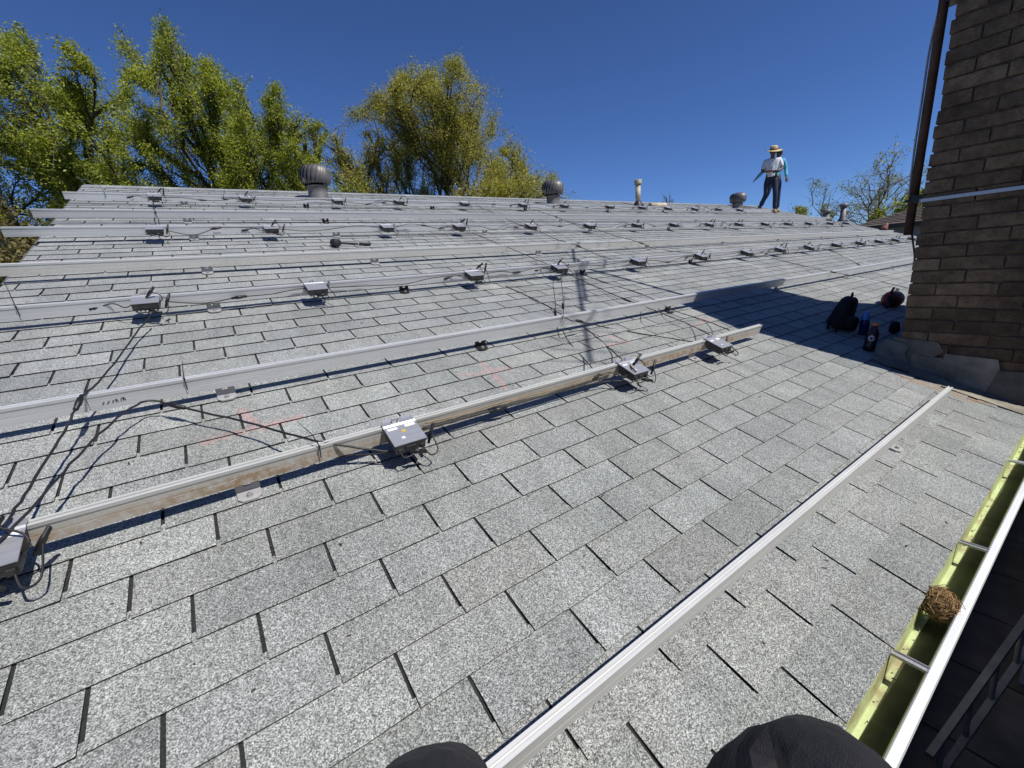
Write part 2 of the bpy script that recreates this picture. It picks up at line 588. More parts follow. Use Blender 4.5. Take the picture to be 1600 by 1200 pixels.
# ridge cap pieces
cb = MB(); ct = []
u = U0
while u < U1 - 0.05:
    t = tone()
    for sgn in (0, 1):
        L = 0.19
        for (v, n) in ((0, 0),):
            a0 = RP(u, V1 - 0.14, 0.008); b0 = RP(u, V1 + 0.003, 0.010); a1 = RP(u + L, V1 - 0.14, 0.013); b1 = RP(u + L, V1 + 0.003, 0.016)
            p = [a0, a1, b1, b0]
            if sgn:
                p = [Vector((q.x, 2 * yr - q.y, q.z)) for q in p][::-1]
            cb.add(p, [(0, 1, 2, 3)])
            ct += [t, t, t, 1.0] * 4
    u += 0.143
cme = cb.mesh('ridge_cap', M_SHINGLE)
at = cme.color_attributes.new('tone', 'FLOAT_COLOR', 'POINT')
at.data.foreach_set('color', ct)
tag(link('ridge_cap', cme, roof), kind='stuff')
so = link('ridge_cap_thick', None) if False else None

# ------------------------------------------------------------------ gutter
def gutter_material():
    m, nt, b = new_mat('gutter_lining')
    geo = nd(nt, 'ShaderNodeNewGeometry')
    f = noise(nt, geo.outputs['Position'], 7, 6, 0.7)
    c = ramp(nt, f, [(0.36, (0.34, 0.30, 0.16)), (0.50, (0.50, 0.55, 0.28)), (0.7, (0.56, 0.64, 0.35))])
    sp = noise(nt, geo.outputs['Position'], 70, 2, 0.5)
    c = mixc(nt, ramp(nt, sp, [(0.66, (0,) * 3), (0.72, (1,) * 3)]), c, (0.06, 0.045, 0.02))
    nt.links.new(c, b.inputs['Base Color'])
    b.inputs['Roughness'].default_value = 0.55
    return m
M_GUT = gutter_material()
M_GUTW = simple('white_gutter_enamel', (0.78, 0.79, 0.8), 0.35, vary=0.06, nscale=5)
gut = link('gutter', None, house)
gz = CZ
gx0, gx1 = U0 - 0.05, U1
yb_ = 0.232
prof_in = [(yb_, gz - 1.165), (yb_, gz - 1.272), (0.168, gz - 1.272), (0.150, gz - 1.235), (0.150, gz - 1.185)]
prof_out = [(yb_ + 0.002, gz - 1.165), (yb_ + 0.002, gz - 1.275), (0.165, gz - 1.275), (0.147, gz - 1.237), (0.147, gz - 1.185)]
gm = MB()
for i in range(len(prof_in) - 1):
    (y0, z0), (y1, z1) = prof_in[i], prof_in[i + 1]
    gm.add([(gx0, y0, z0), (gx1, y0, z0), (gx1, y1, z1), (gx0, y1, z1)], [(0, 1, 2, 3)], 0)
    (y0, z0), (y1, z1) = prof_out[i], prof_out[i + 1]
    gm.add([(gx0, y0, z0), (gx1, y0, z0), (gx1, y1, z1), (gx0, y1, z1)], [(3, 2, 1, 0)], 1)
gm.build('trough', [M_GUT, M_GUTW], gut)
lp = MB()
lp.prism([(0.1515, gz - 1.186), (0.1515, gz - 1.178), (0.1475, gz - 1.174), (0.132, gz - 1.174), (0.128, gz - 1.178),
          (0.127, gz - 1.20), (0.130, gz - 1.205), (0.1455, gz - 1.205), (0.1455, gz - 1.186)], gx0, gx1)
lp.build('lip', M_GUTW, gut)
M_STRAP = alu_material('hanger_strap', (0.55, 0.55, 0.56), 0.1, 0.5, 0.6)
for x in (0.55, 1.43, 2.23, 3.28, 4.6, 6.0):
    hb = MB()
    hb.box((x, 0.188, gz - 1.181), (0.018, 0.082, 0.003))
    hb.box((x - 0.0105, 0.188, gz - 1.178), (0.002, 0.082, 0.009))
    hb.box((x + 0.0105, 0.188, gz - 1.178), (0.002, 0.082, 0.009))
    hb.build('hanger', M_STRAP if x < 3 else M_GUTW, gut)
    lf = MB()
gf = MB()
for _ in range(60):                                       # grit and leaf crumbs lying in the trough
    x = random.uniform(0.9, 4.0); y = random.uniform(0.205, 0.229)
    s_ = random.uniform(0.0012, 0.0035)
    gf.box((x, y, gz - 1.270), (s_ * 1.8, s_, 0.002), (0, 0, random.uniform(0, 3)))
tag(gf.build('gutter_debris', simple('leaf_crumbs', (0.05, 0.03, 0.015), 0.9)), 'dark leaf crumbs and grit scattered along the pale gutter bed', 'debris', kind='stuff')

sl = MB()                                                  # dark strip that paints the lip's shade deeper along the trough bed
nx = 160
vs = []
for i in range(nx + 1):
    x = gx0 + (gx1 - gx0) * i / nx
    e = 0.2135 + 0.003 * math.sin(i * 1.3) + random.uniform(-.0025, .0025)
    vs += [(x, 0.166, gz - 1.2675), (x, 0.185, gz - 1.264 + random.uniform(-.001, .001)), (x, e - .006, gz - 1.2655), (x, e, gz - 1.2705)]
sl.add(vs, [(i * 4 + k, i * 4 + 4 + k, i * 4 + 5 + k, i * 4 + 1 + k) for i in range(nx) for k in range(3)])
tag(sl.build('gutter_shade_strip', simple('painted_gutter_shade', (0.07, 0.072, 0.032), 0.8, vary=0.5, nscale=9), None, True), 'dark strip painted in to deepen the shade along the gutter bed', 'silt', kind='stuff')
# clump of dried grass lying in the gutter
cl = MB()
rr = random.Random(5)
c0 = Vector((1.775, 0.195, gz - 1.185))
for _ in range(900):
    a = Vector((rr.gauss(0, 1), rr.gauss(0, 1), rr.gauss(0, 1))).normalized()
    t = a.orthogonal().normalized()
    w_ = rr.uniform(0, 6.3); t = (t * math.cos(w_) + a.cross(t) * math.sin(w_) + a * rr.uniform(-0.35, 0.5)).normalized()
    sc = Vector((1.0, 0.8, 0.85))
    rad = rr.uniform(0.035, 0.066)
    pts_ = []
    L = rr.uniform(0.02, 0.075)
    for k in range(4):
        q = a * rad + t * L * (k / 3 - 0.5) + a * (-0.25 * L * (k / 3 - 0.5) ** 2 / 0.25 * 0.5)
        pts_.append(c0 + Vector((q.x * sc.x, q.y * sc.y, q.z * sc.z)))
    cl.tube(pts_, 0.0009, 3, cap=False)
cl.lathe([(0.001, -0.036), (0.026, -0.024), (0.034, 0), (0.026, 0.024), (0.001, 0.036)], 10, c0)
tag(cl.build('grass_clump', simple('dry_grass', (0.30, 0.19, 0.085), 0.9, vary=0.6, nscale=60)),
    'round clump of dried brown grass lodged in the gutter', 'grass clump')

# ------------------------------------------------------------------ mounting rails (frame: x along rail, y up-slope, z off the roof)
TOPZ, BOTZ = 0.135, 0.060
RAIL_PROF = [(0.0022, BOTZ), (0.024, BOTZ), (0.024, BOTZ + 0.008), (0.021, BOTZ + 0.010), (0.021, TOPZ - 0.012), (0.024, TOPZ - 0.010),
             (0.024, TOPZ), (0.0155, TOPZ), (0.0155, TOPZ - 0.006), (0.0085, TOPZ - 0.006), (0.0085, TOPZ), (0.000, TOPZ), (0.000, TOPZ - 0.012),
             (0.0022, TOPZ - 0.014), (0.0022, BOTZ + 0.034), (0.0027, BOTZ + 0.033), (0.0027, BOTZ + 0.031), (0.0022, BOTZ + 0.030)]
def foot_mesh():
    f = MB()
    w, d = 0.036, 0.030
    poly = [(-w, 0.030), (w, 0.030), (w, -d + 0.016), (w - 0.014, -d), (-w + 0.014, -d), (-w, -d + 0.016)]
    vs = [(x, y, 0.009) for x, y in poly] + [(x, y, 0.016) for x, y in poly]
    n = 6
    f.add(vs, [tuple(range(n - 1, -1, -1)), tuple(range(n, 2 * n))] + [(i, (i + 1) % n, n + (i + 1) % n, n + i) for i in range(n)])
    for sx in (-1, 1):
        f.box((sx * 0.024, 0.024, 0.046), (0.026, 0.007, 0.060))
    f.box((0, 0.024, 0.0265), (0.03, 0.0066, 0.021))
    f.box((0, 0.024, 0.070), (0.03, 0.0066, 0.0116))
    return f
M_FOOT = alu_material('grey_foot', (0.40, 0.40, 0.42), 0.1, 0.5, 0.15)
foot_me = foot_mesh().mesh('mounting_foot', M_FOOT)
foot_black_me = foot_mesh().mesh('mounting_foot', M_DARKSTEEL)
bolt_b = MB()
bolt_b.lathe([(0.012, 0.016), (0.012, 0.018), (0.008, 0.018), (0.008, 0.026), (0.0001, 0.027)], 6, (0, -0.008, 0))
bolt_me = bolt_b.mesh('bolt', M_STEEL)
def rail(label, u0, u1, v, dvdu, mat, feet, black=False, splices=(), tilt=0.0, dz=0.0, group='aluminium rails across the roof'):
    ang = math.atan(dvdu)
    um = (u0 + u1) / 2
    t = thing('mounting_rail', label, 'rail', RP(um, v + dvdu * (um), 0.0), (SL, 0, 0), group)
    t.rotation_euler = (Matrix.Rotation(SL, 3, 'X') @ Matrix.Rotation(ang, 3, 'Z')).to_euler()
    L = (u1 - u0) / 2
    b = MB()
    prof = RAIL_PROF
    if tilt:
        c, s = math.cos(tilt), math.sin(tilt)
        prof = [(y * c + (z - BOTZ) * s, BOTZ + dz - y * s + (z - BOTZ) * c) for y, z in RAIL_PROF]
    cuts = [-L] + sorted([s_ - um for s_ in splices]) + [L]
    for i in range(len(cuts) - 1):
        x0 = cuts[i] + (0.0012 if i else 0); x1 = cuts[i + 1] - (0.0012 if i < len(cuts) - 2 else 0)
        dzz = 0.0 if i % 2 == 0 else -0.002
        b.prism([(y, z + dzz) for y, z in prof], x0, x1)
    b.build('rail_body', mat, t)
    for k, fu in enumerate(feet):
        blk = (black is True) or (black and k in black)
        f = link('mounting_foot', foot_black_me if blk else foot_me, t, (fu - um, -0.004, 0))
        link('bolt', bolt_me, f)
    return t
rail('bare rail lying nearest the gutter, its two white top ribs running beside the knees', -0.9, 3.66, 0.2140, 0.0, M_RAIL_NEAR, [2.70], tilt=math.radians(6), dz=-0.010)
rail('second rail up from the gutter, brown stained face, stopping short of the chimney shadow', -1.25, 3.43, 1.333, 0.0, M_RAIL_DIRTY, [-0.03, 2.59], splices=[-0.58])
rail('third rail up from the gutter, its right part in the chimney shadow', -1.25, 12.4, 2.028, 0.0, M_RAIL, [-0.03, 1.33, 3.24, 5.2, 7.2, 9.1, 11.0], black=(1, 2), splices=[-0.475, 3.02, 5.5])
rail('fourth rail up from the gutter, the nearer rail with a row of microinverters right across', -1.25, 15.3, 3.15, 0.0, M_RAIL, [0.01, 1.29, 3.27, 5.2, 7.2, 9.1, 11.0, 13.0, 14.8], black=(1, 2, 3), splices=[2.55, 5.0, 9.9])
rail('fifth rail up from the gutter, white face with a few rust spots, no microinverters', -1.25, 15.3, 3.985, -0.012, M_RAIL_SPOT, [0.03, 1.34, 3.29, 5.26, 7.2, 9.1, 11.0, 13.0], splices=[4.05, 9.0])
rail('sixth rail up from the gutter, bright face carrying a row of microinverters behind the mallet', -1.225, 15.6, 5.09, -0.012, M_RAIL, [0.0, 1.3, 3.23, 5.2, 7.2, 9.1, 11.0, 13.0, 15.0], splices=[3.9, 9.2])
rail('grey rail just below the topmost one, its left end jutting past the roof edge', -1.17, 15.6, 5.86, -0.018, M_RAIL_DULL, [-0.02, 1.38, 3.3, 5.21, 7.2, 9.1, 11.0, 13.0, 15.0], black=(1,), splices=[3.2, 8.8])
rail('topmost rail, passing close below the round turbine vents', -1.07, 14.6, 6.90, -0.008, M_RAIL, [-0.01, 1.39, 3.33, 5.25, 7.49, 9.4, 11.3, 13.2], black=(1, 2, 3), splices=[2.6, 6.9])

sc = MB()
u_ = -0.435
for (du, h0, h1, lean) in ((0, .078, .080, .006), (.014, .078, .081, .008), (.030, .079, .083, .006), (.040, .079, .086, .003), (.048, .080, .084, -.004), (.056, .080, .087, .004), (.064, .081, .090, .001), (.071, .082, .086, -.004)):
    a_, b_ = RP(u_ + du, 2.0295, h0 + .004), RP(u_ + du + lean, 2.0295, h1 + .01)
    sc.tube([a_, b_], 0.0018, 4)
tag(sc.build('marker_scribble', M_BLACK, None), 'short black marker scribble on the face of the third rail near the left', 'marking')

# ------------------------------------------------------------------ microinverters (origin on the roof under the rail face)
proto_parts = {}
DROP = -0.003
def micro_parts():
    p = MB()                                              # mounting plate hooked over the rail
    pl = [(0.030, TOPZ + 0.003), (0.030, TOPZ + 0.006), (-0.004, TOPZ + 0.008), (-0.012, TOPZ + 0.004), (-0.150, TOPZ + DROP),
          (-0.150, TOPZ + DROP - 0.003), (-0.012, TOPZ + 0.001), (-0.004, TOPZ + 0.004)]
    p.prism(pl, -0.086, 0.086)
    p.box((-0.05, 0.034, TOPZ + 0.006), (0.05, 0.02, 0.003), (0.15, 0, 0))
    p.box((0.05, 0.034, TOPZ + 0.006), (0.05, 0.02, 0.003), (0.15, 0, 0))
    c = MB()                                              # casing under the plate
    zb, zf = TOPZ - 0.046, TOPZ - 0.005
    c.hexa([(-0.078, -0.146, zb), (0.078, -0.146, zb), (0.078, -0.010, zb), (-0.078, -0.010, zb),
            (-0.080, -0.148, zf), (0.080, -0.148, zf), (0.080, -0.010, zf), (-0.080, -0.010, zf)])
    for k in range(6):
        c.box((-0.065 + k * 0.026, -0.08, zb - 0.004), (0.004, 0.12, 0.012))
    c.box((0.0, -0.150, zb + 0.018), (0.05, 0.006, 0.016)); c.box((-0.055, -0.151, zb + 0.012), (0.022, 0.008, 0.018)); c.box((0.06, -0.151, zb + 0.012), (0.022, 0.008, 0.018))
    b = MB()
    b.lathe([(0.009, 0), (0.009, 0.008), (0.005, 0.008), (0.005, 0.02), (0.001, 0.021)], 6, (0.0, 0.012, TOPZ + 0.006))
    b.box((-0.022, 0.014, TOPZ + 0.012), (0.022, 0.014, 0.012))
    zz = lambda y: TOPZ + 0.0042 + (y + 0.012) * ((4e-3 - DROP) / 0.138) + 0.0008
    def sheet(x0, x1, y0, y1):
        q_ = MB(); q_.add([(x0, y0, zz(y0)), (x1, y0, zz(y0)), (x1, y1, zz(y1)), (x0, y1, zz(y1))], [(0, 1, 2, 3)]); return q_
    lb = [sheet(-0.075, -0.022, -0.042, -0.024), sheet(0.018, 0.074, -0.040, -0.020), sheet(-0.03, -0.012, -0.115, -0.100)]
    yl = MB()
    vs = [(0.0, -0.062, zz(-0.062))] + [(0.013 * math.cos(a), -0.062 + 0.009 * math.sin(a), zz(-0.062 + 0.009 * math.sin(a))) for a in np.linspace(0, 2 * math.pi, 13)[:-1]]
    yl.add(vs, [(0, 1 + i, 1 + (i + 1) % 12) for i in range(12)])
    return p, c, b, lb, yl
mp_, mc_, mb_, ml_, my_ = micro_parts()
ME_PLATE = mp_.mesh('mounting_plate', M_PLATE)
ME_CASE = mc_.mesh('casing', M_BOX)
ME_CLAMP = mb_.mesh('clamp_bolt', M_STEEL)
ME_LABEL = [q_.mesh('sticker', M_LABEL) for q_ in ml_]
ME_YEL = my_.mesh('round_sticker', M_YELLOW)
def connector_mesh():
    b = MB()
    b.lathe([(0.004, -0.047), (0.0075, -0.043), (0.0075, -0.024), (0.0105, -0.022), (0.0105, 0.012), (0.0085, 0.014), (0.0085, 0.040), (0.004, 0.044)], 10, rot=(0, math.pi / 2, 0))
    return b.mesh('connector', M_BLACK, True)
ME_CONN = connector_mesh()
lead_variants = []
for s_ in range(5):
    r_ = random.Random(40 + s_)
    out = []
    # right hand lead loops out and ends in a connector that sticks up
    x0 = 0.062
    e = Vector((0.115 + r_.uniform(-.02, .05), -0.11 + r_.uniform(-.03, .05), TOPZ + r_.uniform(-0.02, 0.055)))
    path = smooth_path([(x0, -0.146, TOPZ - 0.04), (x0 + 0.02, -0.20, TOPZ - 0.06), (x0 + 0.065, -0.19, TOPZ - 0.05), e], 5)
    a = MB(); a.tube(path, 0.0036, 6)
    out.append((a.mesh('lead', M_CABLE, True), e, (r_.uniform(-.4, .4), -1.1 + r_.uniform(-.5, .4), r_.uniform(-.3, .9))))
    e2 = Vector((0.02 + r_.uniform(-.03, .04), -0.172, TOPZ - 0.045 + r_.uniform(-0.01, 0.02)))
    path = smooth_path([(-0.055, -0.146, TOPZ - 0.04), (-0.05, -0.175, TOPZ - 0.05), (-0.02, -0.178, TOPZ - 0.05), e2], 5)
    a = MB(); a.tube(path, 0.0036, 6)
    out.append((a.mesh('lead', M_CABLE, True), e2, (0, r_.uniform(-.1, .3), r_.uniform(-.5, .1))))
    if s_ in (1, 3):
        lead_variants.append(out)
        continue
    e3 = Vector((0.05 + r_.uniform(-.02, .03), -0.05 + r_.uniform(-.05, .03), TOPZ + r_.uniform(0.035, 0.075)))
    path = smooth_path([(0.078, -0.10, TOPZ - 0.02), (0.105, -0.09, TOPZ), (0.09, -0.06, TOPZ + 0.02), e3], 5)
    a = MB(); a.tube(path, 0.0034, 6)
    out.append((a.mesh('lead', M_CABLE, True), e3, (r_.uniform(-.4, .4), -0.9 + r_.uniform(-.6, .6), r_.uniform(-1.5, 1.5))))
    if s_ % 2 == 0:
        path = smooth_path([(-0.078, -0.09, TOPZ - 0.02), (-0.13, -0.10, TOPZ - 0.03), (-0.20, -0.03, TOPZ - 0.02), (-0.30, -0.006, TOPZ - 0.04)], 5)
        a = MB(); a.tube(path, 0.0034, 6)
        out.append((a.mesh('lead', M_CABLE, True), Vector((-0.30, -0.006, TOPZ - 0.04)), (0, r_.uniform(-.2, .2), 0.2)))
    lead_variants.append(out)
ORD = ['first', 'second', 'third', 'fourth', 'fifth', 'sixth', 'seventh', 'eighth', 'ninth', 'tenth', 'eleventh', 'twelfth', 'thirteenth', 'fourteenth', 'fifteenth']
protos = []
for s_ in range(5):
    t = thing('microinverter', 'proto', 'microinverter', (0, 0, 0), ROOF_ROT, 'microinverters hung on the rails')
    link('mounting_plate', ME_PLATE, t)
    cs = link('casing', ME_CASE, t)
    link('clamp_bolt', ME_CLAMP, t)
    pl_ = t.children[0] if t.children else None
    for lm, e, ro in lead_variants[s_]:
        l_ = link('lead', lm, t)
        link('connector', ME_CONN, l_, e, ro)
    protos.append(t)
used = set()
def place_micro(u, v, label, k, rz=0.0):
    k %= 5
    t = copy_tree(protos[k])
    t.location = RP(u, v, 0.0)
    t.rotation_euler = (SL, 0, 0)
    t['label'] = label
    t.scale = (0.76, 0.82, 1.0)
    t.rotation_euler = (SL + random.uniform(-0.05, 0.03), 0, random.uniform(-0.06, 0.06)) if v > 1.5 else (SL, 0, 0)
    return t
B_U = [(-0.592, 'silver microinverter cut by the left picture edge, with cables looped over it'),
       (0.51, 'silver microinverter with white stickers and a yellow oval, above its square shadow'),
       (1.86, 'silver microinverter beside the antenna shadow, tilted over the second rail'),
       (2.73, 'silver microinverter nearest the right end of the second rail from the gutter')]
near_micros = []
for i, (u, lb_) in enumerate(B_U):
    t = place_micro(u, 1.333, lb_, i)
    near_micros.append(t)
D_U = [-0.3, 0.62, 1.9, 2.87, 4.04, 5.27, 6.41, 7.43, 8.45, 9.6, 10.75, 11.84, 12.9, 14.1]
for i, u in enumerate(D_U):
    place_micro(u, 3.15, '%s microinverter from the left on the fourth rail up from the gutter' % ORD[i], i + 2)
F_U = [-0.27, 0.66, 1.85, 2.8, 3.95, 5.09, 6.2, 7.22, 8.36, 9.43, 10.52, 11.59, 12.69, 13.97, 15.0]
for i, u in enumerate(F_U):
    place_micro(u, 5.09 - 0.012 * u, '%s microinverter from the left on the bright sixth rail up the roof' % ORD[i], i + 1)
H_U = [-0.28, 0.65, 1.81, 2.73, 3.9, 5.13, 6.16, 7.45, 8.51, 9.46, 10.56, 11.62, 12.7]
for i, u in enumerate(H_U):
    place_micro(u, 6.90 - 0.008 * u, '%s microinverter from the left on the topmost rail below the vents' % ORD[i], i + 4)

for t in near_micros:                                      # only the near ones show their stickers
    pl_ = [c for c in t.children if c.name.startswith('mounting_plate')][0]
    for q_ in ME_LABEL:
        link('sticker', q_, pl_)
    link('round_sticker', ME_YEL, pl_)

# ------------------------------------------------------------------ cables
def cable(label, pts, r=0.0036, conns=(), mat=None, name='cable', wob=0.003, cat='cable'):
    """points in roof coordinates (u, v, n)"""
    w = [RP(*p) for p in pts]
    path = smooth_path(w, 6, wob)
    base = path[0].copy()
    t = thing(name, label, cat, base, (0, 0, 0), 'black cables strung over the roof')
    b = MB(); b.tube([p - base for p in path], r, 6)
    b.build('sheath', mat or M_CABLE, t, True)
    for c in conns:
        i = min(range(1, len(path) - 1), key=lambda j: (path[j] - RP(*c)).length)
        d = (path[i + 1] - path[i - 1]).normalized()
        link('connector', ME_CONN, t, path[i] - base, d.to_track_quat('X', 'Z').to_euler())
    return t
P = lambda x, y, n=0.012: UV(x, y, n)
cable('black cable from the left microinverter of the fourth rail down to the left edge',
      [P(236, 490, .10), P(208, 528, .07), P(160, 590, .10), P(128, 622, .15), P(100, 675, .12), P(52, 752, .11), P(12, 812, .155), P(-25, 850, .15)], conns=[P(122, 630, .15)], r=0.0042)
cable('black cable from the left edge over the third rail, then right to the stickered microinverter',
      [P(-20, 862, .15), P(45, 800, .14), P(110, 725, .12), P(175, 660, .11), P(215, 632, .10), P(240, 626, .09), P(275, 634, .08), P(400, 664, .09), P(490, 688, .13), P(560, 700, .10), P(618, 707, .07)], conns=[P(272, 633, .08)], r=0.0042)
cable('short black loop hanging under the second rail left of the stickered microinverter',
      [P(640, 700, .08), P(600, 708, .06), P(545, 712, .05), P(497, 716, .05), P(492, 700, .09), P(520, 688, .11), P(570, 678, .115), P(605, 668, .12)], r=0.004)
cable('tan cable clipped along the face of the second rail',
      [(0.62, 1.326, .108), (0.8, 1.327, .100), (1.0, 1.326, .104), (1.35, 1.326, .092), (1.75, 1.327, .098)], mat=M_TAN_CABLE, r=0.0035, wob=0.001)
cable('black cable along the lower face of the second rail between its middle microinverters',
      [(0.6, 1.322, .085), (0.95, 1.322, .075), (1.02, 1.318, .078), (1.3, 1.322, .07), (1.65, 1.316, .06), (1.8, 1.25, .07)], conns=[(0.98, 1.318, .078)], r=0.004)
def trunk(label, us, v, dv, seed):
    r_ = random.Random(seed)
    pts_ = []; cons = []
    for i, u in enumerate(us):
        pts_.append((u + 0.08, v + dv * u - 0.012, 0.10))
        if i < len(us) - 1:
            u2 = us[i + 1]
            for f in (0.25, 0.5, 0.75):
                uu = u + 0.08 + (u2 - u - 0.16) * f
                pts_.append((uu, v + dv * uu - 0.008 - r_.uniform(0, 0.03), r_.choice([0.075, 0.105, 0.13, 0.09]) + r_.uniform(-.015, .02)))
            cons.append(pts_[-2])
            pts_.append((u2 - 0.09, v + dv * u2 - 0.012, 0.11))
    cable(label, pts_, 0.0036, cons[:len(us):2], wob=0.002, name='trunk_cable')
trunk('trunk cable linking the microinverters along the fourth rail', D_U, 3.15, 0.0, 1)
trunk('trunk cable linking the microinverters along the sixth rail', F_U, 5.09, -0.012, 2)
trunk('trunk cable linking the microinverters along the topmost rail', H_U, 6.90, -0.008, 3)
cable('diagonal cable from the topmost rail near the middle down to the sixth rail', [P(748, 323, .12), P(775, 335), P(800, 346, .1), P(822, 356, .13)], conns=[P(780, 338, .03)])
cable('diagonal cable from the sixth rail over the fifth rail left of the antenna shadow', [P(835, 358, .1), P(870, 374), P(905, 385, .15), P(938, 400), P(978, 410, .12)], conns=[P(907, 385, .15)])
cable('diagonal cable from the topmost rail right of the second vent', [P(832, 327, .1), P(877, 342, .15), P(912, 357, .12)], conns=[P(873, 341, .14)])
cable('diagonal cable from the sixth rail over the fifth rail under the flue pipe', [P(936, 360, .1), P(960, 368), P(997, 378, .15), P(1022, 388), P(1045, 392), P(1095, 396, .1)], conns=[P(1003, 380, .14)])
cable('thin cable from the rusty rail down to the microinverter left of the antenna shadow', [P(738, 364, .1), P(775, 379), P(800, 389, .13), P(830, 402), P(858, 414, .12)])
cable('long diagonal cable from the fourth rail past the antenna shadow, connector midway', [P(877, 423, .1), P(918, 442), P(972, 466, .05), P(1000, 476), P(1025, 486, .14), P(1075, 506), P(1110, 524, .13)], conns=[P(980, 469, .05)])
cable('thin diagonal cable from the antenna shadow toward the tip of the chimney shadow', [P(902, 425, .1), P(940, 440), P(990, 455), P(1022, 468), P(1055, 486, .1), P(1100, 500), P(1140, 516, .13)])
cable('cable crossing the third rail to the microinverter at the right end of the second', [P(790, 447), P(830, 465), P(866, 484, .02), P(890, 500, .14), P(905, 502, .12), P(945, 511), P(1000, 521), P(1050, 529, .03), P(1088, 535, .1)], conns=[P(906, 502, .12)])
cable('cable dropping from the third rail to the microinverter beside the antenna shadow', [P(908, 508, .1), P(930, 525), P(955, 547, .02), P(985, 572, .14), P(996, 585, .12)], r=0.004)
cable('thin cable sagging from the third rail left of the antenna shadow', [P(878, 514, .09), P(890, 535), P(912, 560), P(925, 575, .1)])
cable('cable lying on the bright roof beyond the antenna shadow', [P(1285, 388, .1), P(1310, 397), P(1345, 415)], conns=[P(1338, 412)])
cable('long diagonal cable over the third rail toward the chimney', [P(1205, 403, .1), P(1250, 414), P(1300, 425, .13), P(1345, 433), P(1390, 443), P(1418, 450)], conns=[P(1302, 426, .13)])
cable('diagonal cable from the sixth rail at the far right end', [P(1320, 347, .1), P(1340, 358), P(1375, 367)])
cable('cable from the left microinverter of the topmost rail down to the sixth rail', [P(238, 300, .13), P(241, 325, .14), P(248, 345, .15), P(252, 356, .12)], conns=[P(243, 330, .15)])

M_TIE = simple('black_zip_tie', (0.02, 0.02, 0.022), 0.5)
def zip_tie(label, u, v, h, lean, loop=True):
    b = MB()
    p0 = RP(u, v - 0.006, TOPZ - 0.05 if loop else 0.01); p1 = RP(u, v - 0.006, TOPZ + 0.002); p2 = RP(u + lean[0] * .3, v + lean[1] * .3, TOPZ + h * .5); p3 = RP(u + lean[0], v + lean[1], TOPZ + h)
    base = p0.copy()
    b.tube([q - base for q in ([p0, p1, p2, p3])], [0.0022, 0.0022, 0.0018, 0.001], 5)
    b.box(p1 - base, (0.007, 0.006, 0.006))
    o = b.build('zip_tie', M_TIE, None)
    o.location = base
    tag(o, label, 'zip tie', 'black zip ties on the rails')
zip_tie('zip tie upright on the fourth rail at the left picture edge', -0.83, 3.15, 0.14, (0.0, 0.01))
zip_tie('zip tie standing on the third rail above the cable connector', -0.16, 2.028, 0.07, (0.01, 0.02))
zip_tie('zip tie on the topmost rail left of its first microinverter', -0.72, 6.9, 0.12, (-0.05, 0.03))
zip_tie('zip tie on the topmost rail between two microinverters', 0.42, 6.9, 0.12, (0.06, 0.03))
zip_tie('zip tie leaning off the third rail left of the antenna shadow', 1.98, 2.028, 0.16, (0.03, 0.05))
zip_tie('zip tie on the second rail left of the black cable loop', 0.21, 1.333, 0.10, (-0.05, 0.03))
zip_tie('thin zip tie on the topmost rail right of the first vent', 2.35, 6.9, 0.22, (0.0, 0.02))
zip_tie('thin zip tie on the topmost rail mid way to the second vent', 4.55, 6.9, 0.22, (0.0, 0.02))
for (a, b_) in (((868, 495), (867, 448)), ((880, 484), (880, 425))):
    q0 = UV(*a, 0.02)
    bb = MB(); base = RP(*q0)
    bb.tube([(0, 0, 0), (0.005, 0, .12), (0, .01, .24), (0.004, 0, 0.30)], [0.003, 0.003, 0.0022, 0.0016], 5)
    bb.lathe([(0.004, 0.0), (0.010, 0.01), (0.010, 0.05), (0.004, 0.06)], 8)
    o = bb.build('upright_lead', M_CABLE, None); o.location = base
    tag(o, 'stiff black lead standing up from the roof by the antenna shadow, %s of the two' % ('shorter' if a[0] == 868 else 'taller'), 'cable')

for t in protos:                                           # the patterns themselves are no longer needed
    for c in list(t.children_recursive):
        bpy.data.objects.remove(c)
    bpy.data.objects.remove(t)

lt = MB()
r5 = random.Random(55)
for _ in range(260):
    u_, v_ = r5.uniform(-0.8, 6.5), r5.uniform(-0.1, 3.4)
    p_ = RP(u_, v_, 0.0085); w_ = r5.uniform(0.0025, 0.007)
    lt.box(p_, (w_ * r5.uniform(1, 3), w_ * 0.6, 0.0015), (SL + r5.uniform(-.3, .3), r5.uniform(-.3, .3), r5.uniform(0, 3)))
tag(lt.build('twig_litter', simple('dry_twigs', (0.06, 0.045, 0.03), 0.9, vary=0.5), None), 'tiny twig and leaf crumbs strewn over the shingles', 'litter', kind='stuff')

# ------------------------------------------------------------------ mallet
M_RUB = simple('black_rubber', (0.02, 0.02, 0.021), 0.6, vary=0.4, nscale=30)
q = UV(552, 386)
mal = thing('mallet', 'black rubber mallet with a long handle lying between the fifth and sixth rails', 'mallet', RP(q[0] - 0.02, q[1], 0.0), ROOF_ROT)
b = MB(); b.lathe([(0.030, -0.05), (0.040, -0.044), (0.042, -0.02), (0.037, 0.0), (0.042, 0.02), (0.040, 0.044), (0.030, 0.05)], 16, (-0.155, 0, 0.05), rot=(1.35, 0, 0.25))
b.build('mallet_head', M_RUB, mal, True)
b = MB(); b.lathe([(0.009, -0.12), (0.011, 0.05), (0.0115, 0.06), (0.016, 0.062), (0.017, 0.17), (0.019, 0.178), (0.012, 0.185)], 12, (0.02, 0, 0.036), rot=(0, math.pi / 2 + 0.07, 0.02))
b.build('handle', M_RUB, mal, True)
